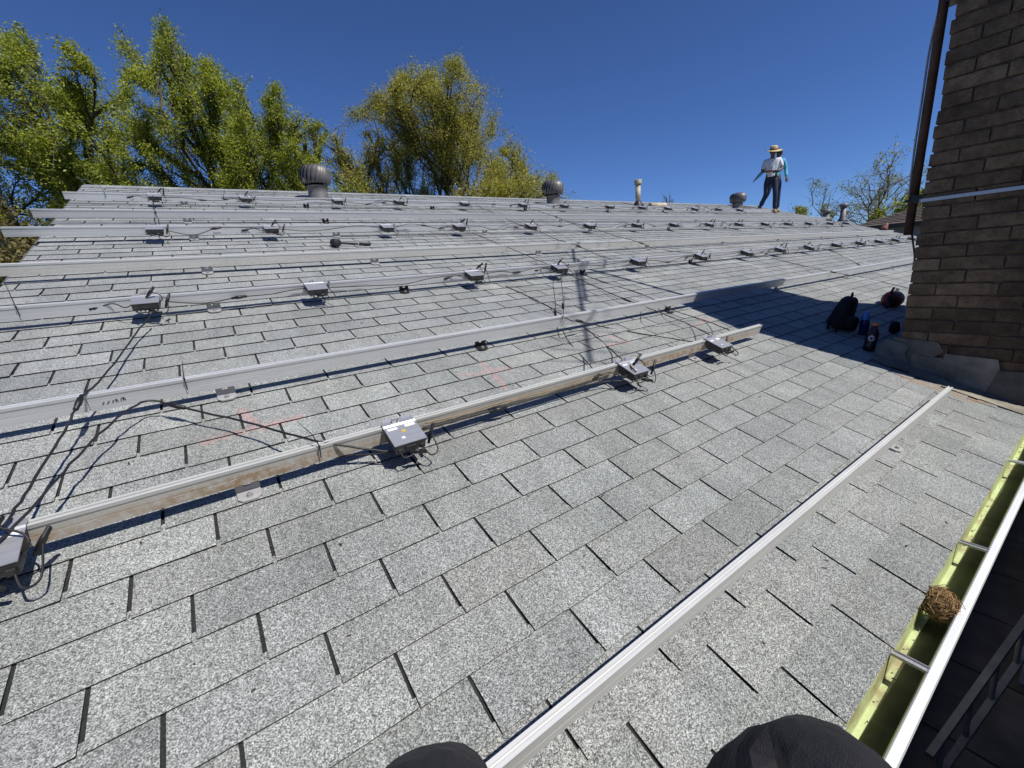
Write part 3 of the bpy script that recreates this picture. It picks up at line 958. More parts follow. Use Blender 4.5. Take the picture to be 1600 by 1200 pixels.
b = MB(); b.lathe([(0.0125, -0.006), (0.0135, 0), (0.0125, 0.006)], 12, (0.075, 0, 0.0335), rot=(0, math.pi / 2 + 0.07, 0.02))
b.build('collar', M_STEEL, mal, True)

# ------------------------------------------------------------------ turbine vents
def fin_material():
    m = simple('painted_vent_metal', (0.15, 0.14, 0.135), 0.5, metal=0.35, vary=0.25, nscale=12)
    return m
M_FIN = fin_material()
M_VENTB = simple('vent_base_metal', (0.17, 0.16, 0.155), 0.55, metal=0.3, vary=0.2, nscale=9)
def turbine():
    t = thing('turbine_vent', 'x', 'roof vent', (0, 0, 0), (0, 0, 0), 'round turbine vents along the ridge')
    b = MB()
    b.lathe([(0.165, -0.07), (0.150, 0.0), (0.142, 0.10), (0.142, 0.19), (0.150, 0.192), (0.150, 0.205), (0.13, 0.207)], 28)
    b.build('base_collar', M_VENTB, t, True)
    s = MB()
    n = 14
    ring = []
    for k in range(n + 1):
        a = 2 * math.pi * k / 14
    s.tube([(0.1435 * math.cos(a), 0.1435 * math.sin(a), 0.085 + 0.075 * math.sin(a + 0.9)) for a in np.linspace(0, 2 * math.pi, 40)], 0.004, 5, cap=False)
    s.build('seam', M_STEEL, t)
    fl = MB(); fl.hexa([Vector((sx * .26, sy * .26, sy * .26 / 3 - .085 + dz)) for dz in (0, .006) for sx, sy in ((-1, -1), (1, -1), (1, 1), (-1, 1))])
    fl.build('base_flange', M_VENTB, t)
    # vanes: bulging strips that spiral a little
    NB = 22
    vane = MB()
    prof = []
    for i in range(13):
        f = i / 12
        th = -0.95 + f * 2.35
        r = 0.075 + 0.150 * max(0.0, math.cos(th * 0.95)) ** 0.75
        z = 0.345 + 0.150 * math.sin(th)
        prof.append((r, z, f))
    wdt = 2 * math.pi / NB
    vs = []; fs = []
    for i, (r, z, f) in enumerate(prof):
        tw = (f - 0.5) * 0.45
        for (da, dr) in ((0.0, -0.012), (0.25, 0.0), (0.65, 0.006), (1.02, 0.010)):
            a = tw + da * wdt
            vs.append(((r + dr) * math.cos(a), (r + dr) * math.sin(a), z))
    for i in range(len(prof) - 1):
        for j in range(3):
            fs.append((i * 4 + j, i * 4 + j + 1, i * 4 + 5 + j, i * 4 + 4 + j))
    vane.add(vs, fs)
    vm = vane.mesh('vane', M_FIN, True)
    for k in range(NB):
        link('vane', vm, t, None, (0, 0, k * wdt))
    cp = MB(); cp.lathe([(0.085, 0.488), (0.08, 0.496), (0.04, 0.502), (0.002, 0.503)], 24)
    cp.build('cap', M_FIN, t, True)
    ins = MB(); ins.lathe([(0.10, 0.2), (0.16, 0.3), (0.17, 0.36), (0.10, 0.455)], 20)
    ins.build('inner_drum', M_BLACK, t, True)
    return t
tv = turbine()
VL = ['large grey turbine vent nearest the ridge corner, in front of the leafy trees',
      'grey turbine vent beside the right edge of the big round tree',
      'small far turbine vent just left of the two men']
for i, (px, py) in enumerate(((499, 313), (865, 322), (1152, 329))):
    o = tv if i == 0 else copy_tree(tv)
    o.location = RP(*UV(px, py))
    o['label'] = VL[i]

# flue pipe
q = UV(997, 322)
fp = thing('flue_pipe', 'pale stained flue pipe with a capped top standing near the ridge', 'vent pipe', RP(*q))
M_FLUE = simple('stained_flue_paint', (0.42, 0.36, 0.27), 0.6, vary=0.45, nscale=6)
b = MB(); b.lathe([(0.066, -0.04), (0.066, 0.52)], 18); b.build('pipe', M_FLUE, fp, True)
b = MB(); b.lathe([(0.088, 0.515), (0.092, 0.525), (0.092, 0.61), (0.088, 0.62), (0.02, 0.622)], 18); b.build('cap', M_FLUE, fp, True)
b = MB(); b.lathe([(0.15, -0.035), (0.12, 0.03), (0.075, 0.10), (0.07, 0.12)], 18); b.build('boot', M_DARKSTEEL, fp, True)
q = UV(1012, 324)
fp2 = tag(MB().lathe([(0.060, -0.26), (0.066, -0.25), (0.066, 0.26), (0.06, 0.27)], 16, rot=(0, math.pi / 2, 0)).build('pipe_offcut', M_FLUE, None, True), 'pale pipe offcut lying at the foot of the flue pipe', 'pipe')
fp2.location = RP(q[0] + 0.22, q[1] - 0.12, 0.07); fp2.rotation_euler = (0, 0.02, -0.15)

def small_vent(label, px, py, h, r):
    q = UV(px, py)
    t = thing('vent_pipe', label, 'vent pipe', RP(*q), (0, 0, 0), 'small vent pipes at the far end of the roof')
    b = MB(); b.lathe([(r * 1.9, -0.05), (r * 1.6, 0.05), (r, 0.12), (r, h)], 12); b.build('pipe', M_VENTB, t, True)
    b = MB(); b.lathe([(r * 1.3, h + 0.01), (r * 1.5, h + 0.03), (r * 1.5, h + 0.09), (r * 0.6, h + 0.12)], 12); b.build('cap', M_VENTB, t, True)
small_vent('capped vent pipe against the brown neighbouring roof at the far roof edge', 1316, 346, 0.42, 0.08)
small_vent('short vent pipe left of the taller one at the far roof edge', 1290, 344, 0.2, 0.09)

# ------------------------------------------------------------------ chimney stack
CX, CYN, CYF, CTOP = 4.2, 0.112, 0.947, 1.8
def brick_material():
    m, nt, b = new_mat('weathered_brick')
    geo = nd(nt, 'ShaderNodeNewGeometry'); oi = nd(nt, 'ShaderNodeObjectInfo')
    p = geo.outputs['Position']
    f = noise(nt, p, 11, 6, 0.7)
    c = ramp(nt, f, [(0.3, (0.125, 0.080, 0.047)), (0.5, (0.215, 0.148, 0.090)), (0.72, (0.33, 0.235, 0.150))])
    c = mixc(nt, 1.0, c, ramp(nt, oi.outputs['Random'], [(0.0, (0.68, 0.68, 0.69)), (0.5, (0.98, 0.98, 0.99)), (1.0, (1.36, 1.35, 1.33))]), 'MULTIPLY')
    sp = noise(nt, p, 160, 2, 0.6)
    c = mixc(nt, 1.0, c, ramp(nt, sp, [(0.3, (0.72,) * 3), (0.7, (1.25,) * 3)]), 'MULTIPLY')
    so_ = noise(nt, p, 1.6, 4, 0.6)
    c = mixc(nt, 1.0, c, ramp(nt, so_, [(0.38, (0.6, 0.58, 0.57)), (0.62, (1.08, 1.08, 1.08))]), 'MULTIPLY')
    nt.links.new(c, b.inputs['Base Color'])
    b.inputs['Roughness'].default_value = 0.95
    bump(nt, b, noise(nt, p, 45, 6, 0.75), 0.9, 0.008)
    return m
M_BRICK = brick_material()
M_MORTAR = simple('dark_mortar', (0.14, 0.10, 0.066), 0.95, vary=0.4, nscale=25, bumpy=0.003)
chim = thing('chimney', 'dark brown brick chimney filling the right edge of the view', 'chimney', (CX, CYF, CZ - 0.9))
CB = Vector((CX, CYF, CZ - 0.9))
core = MB()
core.box(Vector((CX + 0.012 + 0.79, (CYN + CYF) / 2, CZ + (CTOP - 1.35) / 2)) - CB, (1.58, CYF - CYN - 0.03, CTOP + 1.35))
# sloping shoulder on the far side
sx0, sx1 = CX + 1.59, CX + 2.55
zt0, zt1 = CZ - 0.9 + 1.72, CZ - 0.9 + 0.80
core.hexa([Vector(p) - CB for p in ((sx0, CYN, CZ - 1.3), (sx1, CYN, CZ - 1.3), (sx1, CYF - .01, CZ - 1.3), (sx0, CYF - .01, CZ - 1.3),
                                    (sx0, CYN, zt0), (sx1, CYN, zt1), (sx1, CYF - .01, zt1), (sx0, CYF - .01, zt0))])
core.build('mortar_core', M_MORTAR, chim)
capb = MB(); capb.box(Vector((CX + 0.8, (CYN + CYF) / 2, CZ + CTOP + 0.05)) - CB, (1.68, CYF - CYN + 0.08, 0.1))
bevel(capb.build('crown_slab', M_MORTAR, chim), 0.015)
COURSE = 0.086
rb = random.Random(11)
brick_meshes = []
def brick_mesh(L, D, seed):
    r_ = random.Random(seed)
    h = COURSE - 0.011
    j = lambda s_=0.0035: r_.uniform(-s_, s_)
    ny = 4
    b = MB()
    # front face at x = 0 (faces -x), body to +x; length along y
    ring = []
    pts_ = []
    for k in range(ny + 1):
        y = -L / 2 + L * k / ny
        e = 0.004 if k in (0, ny) else 0
        pts_.append([(e + j(0.002), y + j(0.003), -h / 2 + j(0.002)), (-0.001 + j(0.002), y, -h / 2 + 0.006), (-0.001 + j(0.002), y, h / 2 - 0.006), (e + j(0.002), y + j(.003), h / 2 + j(0.002)), (D, y, h / 2), (D, y, -h / 2)])
    vs = [p for r in pts_ for p in r]
    fs = []
    for k in range(ny):
        for i in range(6):
            i2 = (i + 1) % 6
            fs.append((k * 6 + i, (k + 1) * 6 + i, (k + 1) * 6 + i2, k * 6 + i2))
    fs.append((0, 1, 2, 3, 4, 5)); fs.append(tuple(ny * 6 + i for i in (5, 4, 3, 2, 1, 0)))
    b.add(vs, fs)
    return b.mesh('brick', M_BRICK)
LEN = 0.30
variants = [brick_mesh(LEN, 0.10, s_) for s_ in range(6)]
halfs = [brick_mesh(LEN / 2 - 0.004, 0.10, 20 + s_) for s_ in range(4)]
nrow = 0
z = CZ - 1.31
zlist = []
while z < CZ + CTOP - 0.03:
    zlist.append(z); z += COURSE
for ri, zc in enumerate(zlist):
    # far corner first, stepping toward the eave
    y = CYF + rb.uniform(-0.006, 0.011)
    first = True
    start_half = ri % 2
    ofs = rb.uniform(0, 0.04)
    while y > CYN + 0.03:
        if first:
            L = (0.15 if start_half else 0.30) - ofs * (0 if start_half else 1)
        else:
            L = LEN
        L = min(L, y - CYN)
        if L < 0.04:
            break
        yc = y - L / 2 - 0.004
        base = halfs if L < 0.2 else variants
        bl = (LEN / 2 - 0.004) if L < 0.2 else LEN
        zroof = CZ - 1.229 + (yc) / 3
        if zc > zroof - 0.06:
            o = link('brick', rb.choice(base), chim, Vector((CX + rb.uniform(-0.003, 0.003), yc, zc + rb.uniform(-0.002, 0.002))) - CB, (rb.uniform(-.008, .008), 0, rb.uniform(-0.012, 0.012)))
            o.scale = (1, (L - 0.010) / bl, rb.uniform(0.97, 1.02))
        y -= L
        first = False
# brick ends on the far and near faces, joined: they show only edge on
ex = MB()
for ri, zc in enumerate(zlist):
    for yf, sg in ((CYF - 0.014, 1), (CYN + 0.014, -1)):
        x = CX + 0.105 + (0.15 if ri % 2 else 0)
        while x < CX + 1.45:
            ex.box(Vector((x + 0.14, yf, zc)) - CB, (0.285, 0.014 + rb.uniform(0, 0.006), COURSE - 0.012))
            x += 0.30
tag(ex.build('side_bricks', M_BRICK, chim), kind='stuff')
# strap around the stack that holds the mast
M_BAND = alu_material('strap_band', (0.55, 0.57, 0.6), 0.0, 0.4, 0.7)
sb = MB()
zs = CZ + 0.243
sb.box(Vector((CX - 0.008, (CYN + CYF) / 2, zs)) - CB, (0.003, CYF - CYN + 0.02, 0.022))
sb.box(Vector((CX + 0.5, CYF + 0.0165, zs)) - CB, (1.0, 0.003, 0.022))
sb.build('strap', M_BAND, chim)
# sheet flashing dressed against the foot of the stack
M_FLASH = simple('grey_flashing', (0.20, 0.18, 0.14), 0.7, metal=0.1, vary=0.45, nscale=7, bumpy=0.002)
_nt = M_FLASH.node_tree; _oi = nd(_nt, 'ShaderNodeObjectInfo'); _b = _nt.nodes['Principled BSDF']
_src = _b.inputs['Base Color'].links[0].from_socket
_nt.links.new(mixc(_nt, 1.0, _src, ramp(_nt, _oi.outputs['Random'], [(0, (0.55,) * 3), (1, (1.35,) * 3)]), 'MULTIPLY'), _b.inputs['Base Color'])
def plate(pts, th, name='flashing'):
    """quad in (y, z) on the stack's left face with an outward lean"""
    b = MB()
    vs = [Vector((CX - dx, y, CZ + zz)) - CB for (y, zz, dx) in pts]
    vs2 = [v + Vector((th, 0, 0)) for v in vs]
    n = len(vs)
    b.add(vs + vs2, [tuple(range(n)), tuple(range(2 * n - 1, n - 1, -1))] + [(i, n + i, n + (i + 1) % n, (i + 1) % n) for i in range(n)])
    b.build(name, M_FLASH, chim)
plate([(0.985, -0.718, .012), (0.74, -0.735, .010), (0.70, -0.80, .014), (0.745, -0.845, .02), (0.97, -0.838, .03)], 0.004)
plate([(0.95, -0.83, .024), (0.70, -0.85, .018), (0.69, -0.945, .035), (0.93, -0.935, .05)], 0.004)
plate([(0.69, -0.813, .016), (0.435, -0.827, .013), (0.415, -0.90, .018), (0.475, -1.06, .05), (0.72, -1.0, .045)], 0.004)
plate([(0.425, -0.90, .020), (0.25, -0.89, .016), (0.20, -1.13, .05), (0.465, -1.07, .055)], 0.004)
plate([(0.24, -0.93, .018), (0.10, -0.93, .016), (0.10, -1.20, .05), (0.25, -1.16, .05)], 0.004)
# crumpled corner piece and sheet lying out over the roof
cr = MB()
a = lambda x, y, zz: Vector((x, y, CZ + zz)) - CB
zr_ = lambda y, n=0.0: -H / math.cos(SL) + y / 3 + n
g = [[a(4.16, 1.02, -0.735), a(4.165, 0.96, -0.75), a(4.175, 0.88, -0.77)],
     [a(4.10, 1.06, -0.79), a(4.12, 0.99, -0.80), a(4.14, 0.90, -0.83)],
     [a(4.06, 1.04, -0.84), a(4.07, 0.96, -0.87), a(4.11, 0.87, -0.89)],
     [a(3.97, 1.05, zr_(1.05, .03)), a(3.96, 0.95, zr_(0.95, .02)), a(4.0, 0.82, zr_(0.82, .022))]]
vs = [p for r in g for p in r]
fs = [(i * 3 + j, i * 3 + j + 1, i * 3 + j + 4, i * 3 + j + 3) for i in range(3) for j in range(2)]
cr.add(vs, fs); cr.add([v + Vector((0.004, -0.001, 0.002)) for v in vs], [f[::-1] for f in fs])
cr.build('crumpled_flashing', M_FLASH, chim)
ap = MB()
for (y0, y1) in ((0.86, 0.66), (0.665, 0.46), (0.465, 0.26)):
    x0 = CX - 0.20 + random.uniform(-.02, .02)
    ap.add([a(x0, y0, zr_(y0, .012)), a(x0 + .01, y1, zr_(y1, .014)), a(CX - .05, y1, zr_(y1, .03)), a(CX - .03, y1, zr_(y1, .12)),
            a(CX - .03, y0, zr_(y0, .12)), a(CX - .05, y0, zr_(y0, .028))], [(0, 1, 2, 5), (5, 2, 3, 4)])
ap.build('apron_flashing', M_FLASH, chim)

# ------------------------------------------------------------------ antenna mast and aerial
M_RUSTY = simple('rusty_mast_paint', (0.085, 0.045, 0.032), 0.7, metal=0.2, vary=0.5, nscale=5)
MX, MY = 4.4, 1.045
mast = thing('antenna_mast', 'rusty brown mast clamped upright beside the chimney corner', 'mast', (MX, MY, CZ + 0.02))
b = MB(); b.lathe([(0.027, 0.0), (0.027, 3.70)], 14); b.build('pole', M_RUSTY, mast, True)
b = MB()
b.box((-0.02, -0.045, 0.245), (0.16, 0.07, 0.055)); b.box((0.0, 0.0, 0.245), (0.075, 0.075, 0.012)); b.tube([(-0.09, 0.03, 0.235), (0.05, 0.03, 0.25)], 0.006, 6)
b.build('bracket', M_DARKSTEEL, mast)
b = MB(); b.box((0.02, -0.05, 1.47), (0.12, 0.08, 0.03)); b.build('upper_bracket', M_DARKSTEEL, mast)
M_COAX = simple('grey_coax', (0.3, 0.31, 0.34), 0.5)
def mastcable(label, pts, r, mat):
    base = Vector(pts[0])
    o = MB().tube([p - base for p in smooth_path(pts, 6)], r, 6).build('coax_cable', mat, None, True)
    o.location = base
    tag(o, label, 'cable')
ms = lambda px, py, x: Vector(ray(px, py) * (x / ray(px, py)[0])) + Vector((0, 0, CZ))
mastcable('pale grey coax hanging loosely left of the rusty mast', [ms(1478, -10, 4.4), ms(1466, 20, 4.4), ms(1452, 80, 4.4), ms(1440, 160, 4.4), ms(1428, 240, 4.4), ms(1420, 310, 4.4)], 0.0065, M_COAX)
mastcable('thin black wire running down close beside the rusty mast', [ms(1470, -10, 4.38), ms(1465, 35, 4.38), ms(1466, 60, 4.38), ms(1452, 130, 4.39), ms(1443, 170, 4.38), ms(1440, 210, 4.38), ms(1430, 255, 4.38), ms(1424, 316, 4.38)], 0.004, M_CABLE)
mastcable('black cable dropping from the mast foot past the chimney corner to the roof', [ms(1423, 350, 4.4), ms(1426, 375, 4.38), ms(1429, 400, 4.36), ms(1428, 425, 4.3)], 0.006, M_CABLE)
mast_top = 3.72
an = thing('tv_antenna', 'television aerial on top of the rusty mast', 'antenna', (MX, MY, CZ + mast_top))
fx, fy = -1.43, -2.2
rx, ry = 0.69, 1.056
bd = Vector((fx - rx, fy - ry, 0)).normalized(); bp = Vector((-bd.y, bd.x, 0))
b = MB(); b.tube([(rx, ry, 0.03), (fx, fy, 0.03)], 0.017, 6)
b.tube([Vector((rx, ry, -0.06)) - bd * -0.9, Vector((fx, fy, -0.06)) - bd * 1.35], 0.016, 6)
b.build('boom', M_STEEL, an)
N_EL = 22
for k in range(N_EL):
    f = k / (N_EL - 1)
    c = Vector((rx, ry, 0.03)).lerp(Vector((fx, fy, 0.03)), f)
    L = 0.30 if f > 0.62 else (0.22 + 0.5 * abs(math.sin(k * 1.7)))
    e = MB()
    if k in (6, 9, 12):
        L = 0.75
    e.tube([c - bp * L + bd * 0.12 * (L > 0.5), c, c + bp * L + bd * 0.12 * (L > 0.5)], 0.0065, 5)
    e.build('element', M_STEEL, an)

# ------------------------------------------------------------------ things lying by the chimney
M_PACK = simple('black_nylon', (0.009, 0.009, 0.010), 0.75, vary=0.4, nscale=25, bumpy=0.002)
q = UV(1305, 514)
pk = thing('backpack', 'black backpack slumped on the shaded roof beside the bottles', 'backpack', RP(q[0] + 0.02, q[1], 0.0), ROOF_ROT)
pk.scale = (0.76, 0.72, 0.66)
pbk = MB()
rings = []
NS = 16
for i in range(11):
    f = i / 10
    zc = 0.02 + 0.40 * f
    w = 0.165 * (1 - 0.30 * f ** 1.5) * (1 if 0 < i < 10 else 0.55)
    d = 0.135 * (1 - 0.45 * f) * (1 if 0 < i < 10 else 0.55)
    lean = 0.13 * f
    rings.append([(lean + w * math.copysign(abs(math.cos(a)) ** 0.7, math.cos(a)) + 0.008 * math.sin(5 * a + i), 0.05 * f + d * math.copysign(abs(math.sin(a)) ** 0.7, math.sin(a)), zc + 0.01 * math.sin(3 * a + f * 4)) for a in np.linspace(0, 2 * math.pi, NS + 1)[:-1]])
vs = [p for r in rings for p in r]
fs = [(i * NS + k, i * NS + (k + 1) % NS, (i + 1) * NS + (k + 1) % NS, (i + 1) * NS + k) for i in range(10) for k in range(NS)] + [tuple(range(NS - 1, -1, -1)), tuple(10 * NS + k for k in range(NS))]
pbk.add(vs, fs)
o = pbk.build('bag_body', M_PACK, pk, True)
sm = o.modifiers.new('s', 'SUBSURF'); sm.levels = 1; sm.render_levels = 1
pp = MB(); pp.lathe([(0.02, -0.05), (0.09, -0.045), (0.105, 0), (0.09, 0.045), (0.02, 0.05)], 14, (-0.02, -0.125, 0.13), rot=(math.pi / 2 - 0.2, 0, 0))
pp.build('front_pocket', M_PACK, pk, True)
for sx, off in ((-1, 0.0), (-1, 0.09)):
    s_ = MB()
    s_.tube(smooth_path([(-0.10 - off * .3, -0.02 + off, 0.30), (-0.20, -0.04 + off, 0.20), (-0.245, -0.06 + off, 0.10), (-0.19, -0.06 + off, 0.02), (-0.13, -0.04 + off, 0.02)], 5), 0.012, 6)
    s_.build('shoulder_strap', M_PACK, pk, True)
s_ = MB(); s_.tube(smooth_path([(0.07, 0.03, 0.41), (0.10, 0.05, 0.47), (0.16, 0.06, 0.46), (0.17, 0.05, 0.41)], 5), 0.009, 6); s_.build('grab_handle', M_PACK, pk, True)

def bottle_prof(h, r):
    return [(r * 0.8, 0.0), (r, 0.01), (r, h * 0.22), (r * 0.93, h * 0.26), (r, h * 0.3), (r, h * 0.62), (r * 0.92, h * 0.68), (r * 0.5, h * 0.86), (r * 0.42, h * 0.88), (r * 0.42, h * 0.9)]
def plastic(name, col, rough=0.15, trans=0.0):
    m = simple(name, col, rough, vary=0.15, nscale=14)
    m.node_tree.nodes['Principled BSDF'].inputs['Transmission Weight'].default_value = trans
    return m
q = UV(1356, 549)
sb_ = thing('sports_bottle', 'dark drink bottle with an orange cap and a white letter G', 'bottle', RP(q[0], q[1], 0.006), (0.10, 0.10, 0.3))
sb_.scale = (0.86, 0.86, 0.82)
hb_, rb_ = 0.27, 0.046
b = MB(); b.lathe(bottle_prof(hb_, rb_), 20); b.build('bottle_body', plastic('smoky_drink', (0.035, 0.02, 0.028), 0.12), sb_, True)
b = MB(); b.lathe([(0.024, hb_ * 0.9), (0.026, hb_ * 0.905), (0.026, hb_ * 0.985), (0.022, hb_ * 1.0), (0.003, hb_ * 1.0)], 18); b.build('cap', simple('orange_cap', (0.75, 0.22, 0.05), 0.4), sb_, True)
b = MB(); b.lathe([(rb_ + .0008, hb_ * .31), (rb_ + .0008, hb_ * .61)], 24, caps=False); b.build('wrapper', simple('dark_wrapper', (0.03, 0.022, 0.03), 0.35), sb_, True)
cdir = math.atan2(-q[1], -q[0] * 1.0) + 0.0
G = MB()
def arcq(r0, r1, z0, a0, a1, n=14):
    for k in range(n):
        t0 = a0 + (a1 - a0) * k / n; t1 = a0 + (a1 - a0) * (k + 1) / n
        P4 = []
        for rr_, t_ in ((r0, t0), (r1, t0), (r1, t1), (r0, t1)):
            P4.append((rr_ * math.cos(t_), rr_ * math.sin(t_)))
        G.add([gw(x, y + z0) for x, y in P4], [(0, 1, 2, 3)])
face_a = math.atan2(-RP(*q).y, -RP(*q).x) - 0.3
def gw(x, y):
    a_ = face_a + x / rb_
    return ((rb_ + 0.0022) * math.cos(a_), (rb_ + 0.0022) * math.sin(a_), y)
arcq(0.016, 0.026, hb_ * 0.46, math.radians(45), math.radians(330))
G.add([gw(0.002, hb_ * .46 - 0.004), gw(0.026, hb_ * .46 - 0.004), gw(0.026, hb_ * .46 + 0.004), gw(0.002, hb_ * .46 + 0.004)], [(0, 1, 2, 3)])
G.build('letter', simple('white_print', (0.8, 0.8, 0.8), 0.5, vary=0.03), sb_)
q = UV(1343, 527)
bb_ = thing('water_bottle', 'blue water bottle between the backpack and the orange capped bottle', 'bottle', RP(q[0] + 0.10, q[1] + 0.01, 0.006), (0.05, -0.1, 0))
bb_.scale = (0.8, 0.8, 0.78)
b = MB(); b.lathe(bottle_prof(0.23, 0.045), 20); b.build('bottle_body', plastic('blue_plastic', (0.012, 0.03, 0.14), 0.15), bb_, True)
b = MB(); b.lathe([(0.044, 0.175), (0.046, 0.18), (0.034, 0.215), (0.026, 0.235), (0.025, 0.26), (0.003, 0.262)], 18); b.build('cap', simple('light_blue_cap', (0.16, 0.32, 0.78), 0.4), bb_, True)
# tool bag
q = UV(1388, 478)
tb = thing('tool_bag', 'dark red and black rounded bag at the far edge of the chimney shadow', 'bag', RP(q[0], q[1], 0.0), (SL, 0, 0.1))
tb.scale = (0.62, 0.62, 0.58)
b = MB()
b.lathe([(0.02, -0.24), (0.09, -0.21), (0.145, -0.1), (0.155, 0.0), (0.15, 0.08)], 18, (0, 0, 0.13), rot=(0, math.pi / 2, 0))
b.build('bag_body', simple('dark_red_canvas', (0.14, 0.016, 0.012), 0.6, vary=0.4, nscale=12), tb, True)
b = MB(); b.lathe([(0.152, 0.06), (0.157, 0.12), (0.14, 0.2), (0.08, 0.25), (0.01, 0.26)], 18, (0, 0, 0.13), rot=(0, math.pi / 2, 0)); b.build('bag_end', M_PACK, tb, True)
b = MB(); b.tube(smooth_path([(-0.2, 0.02, 0.18), (-0.3, -0.02, 0.08), (-0.42, -0.03, 0.03)], 5), [0.05] + [0.035] * 4 + [0.03] * 5 + [0.008], 8); b.build('tapered_flap', M_PACK, tb, True)
b = MB(); b.box((-0.13, 0.05, 0.30), (0.05, 0.03, 0.09)); b.box((-0.11, 0.05, 0.345), (0.07, 0.03, 0.03)); b.build('buckle', M_PACK, tb)
b = MB(); b.box((0.42, 0.05, 0.20), (0.4, 0.05, 0.02), (0, -0.3, 0.1)); b.box((0.42, -0.02, 0.09), (0.36, 0.04, 0.02), (0, 0.15, -0.2)); b.build('strap', M_PACK, tb)
# thing by the flashing
q = UV(1402, 535)
gl = MB(); gl.lathe([(0.03, 0.0), (0.075, 0.02), (0.08, 0.1), (0.06, 0.2), (0.01, 0.22)], 14)
o = gl.build('dark_pouch', M_PACK, None, True); o.location = RP(q[0] + 0.25, q[1] + 0.1, 0.006); o.scale = (0.5, 0.5, 0.5)
tag(o, 'small black pouch standing in the shade by the chimney corner', 'pouch')
# red bag at the far roof edge
q = UV(1384, 360)
fb_ = thing('red_bundle', 'small faded red bundle on the far roof edge left of the mast', 'bundle', RP(q[0] - 0.25, q[1], 0.0), ROOF_ROT)
fb_.scale = (0.62, 0.62, 0.6)
b = MB(); b.lathe([(0.05, -0.3), (0.12, -0.25), (0.14, 0), (0.11, 0.25), (0.03, 0.32)], 12, (0, 0, 0.1), rot=(0, math.pi / 2, 0.4)); b.build('bundle_body', simple('faded_red_cloth', (0.17, 0.07, 0.06), 0.8, vary=0.4), fb_, True)
b = MB(); b.lathe([(0.08, 0.1), (0.10, 0.2), (0.05, 0.34), (0.01, 0.36)], 10, (0.08, 0, 0)); b.build('bundle_top', simple('pale_red_cloth', (0.33, 0.15, 0.13), 0.8), fb_, True)

# ------------------------------------------------------------------ people
M_SKIN = simple('skin', (0.30, 0.16, 0.10), 0.55, vary=0.12)
M_SKIN_D = simple('tanned_skin', (0.16, 0.08, 0.05), 0.55, vary=0.12)
M_DENIM = simple('dark_denim', (0.018, 0.029, 0.060), 0.85, vary=0.45, nscale=9)
M_WHITE = simple('white_cotton', (0.72, 0.72, 0.73), 0.85, vary=0.1, nscale=6)
M_TEAL = simple('teal_jersey', (0.10, 0.42, 0.55), 0.8, vary=0.15, nscale=6)
M_STRAW = simple('straw', (0.52, 0.40, 0.20), 0.8, vary=0.25, nscale=30)
M_HAIR = simple('black_hair', (0.012, 0.010, 0.009), 0.6)
M_BOOT = simple('tan_boot_leather', (0.24, 0.17, 0.10), 0.7, vary=0.3)
M_TROUS = simple('black_trousers', (0.008, 0.008, 0.011), 0.85, vary=0.4, nscale=14)
_nt = M_TROUS.node_tree; _tc = nd(_nt, 'ShaderNodeTexCoord')
_w = nd(_nt, 'ShaderNodeMapping'); _w.inputs['Scale'].default_value = (1, 1, 2.6); _w.inputs['Rotation'].default_value = (0.5, 0.3, 0.4)
_nt.links.new(_tc.outputs['Object'], _w.inputs['Vector'])
_f = noise(_nt, _w.outputs[0], 9, 3, 0.5); _g = noise(_nt, _tc.outputs['Object'], 600, 1)
bump(_nt, _nt.nodes['Principled BSDF'], mth(_nt, 'ADD', _f, mth(_nt, 'MULTIPLY', _g, 0.05)), 0.8, 0.03)
_nt.nodes['Principled BSDF'].inputs['Sheen Weight'].default_value = 0.015
def skin_obj(name, verts, edges, radii, mat, parent, root=0, sub=2):
    me = bpy.data.meshes.new(name)
    me.from_pydata([tuple(v) for v in verts], edges, [])
    me.materials.append(mat)
    o = link(name, me, parent)
    sk = o.modifiers.new('skin', 'SKIN')
    sk.use_smooth_shade = True
    for i, r in enumerate(radii):
        d = me.skin_vertices[0].data[i]
        d.radius = (r, r) if isinstance(r, (int, float)) else r
        d.use_root = (i == root)
    ss = o.modifiers.new('sub', 'SUBSURF'); ss.levels = sub; ss.render_levels = sub
    return o
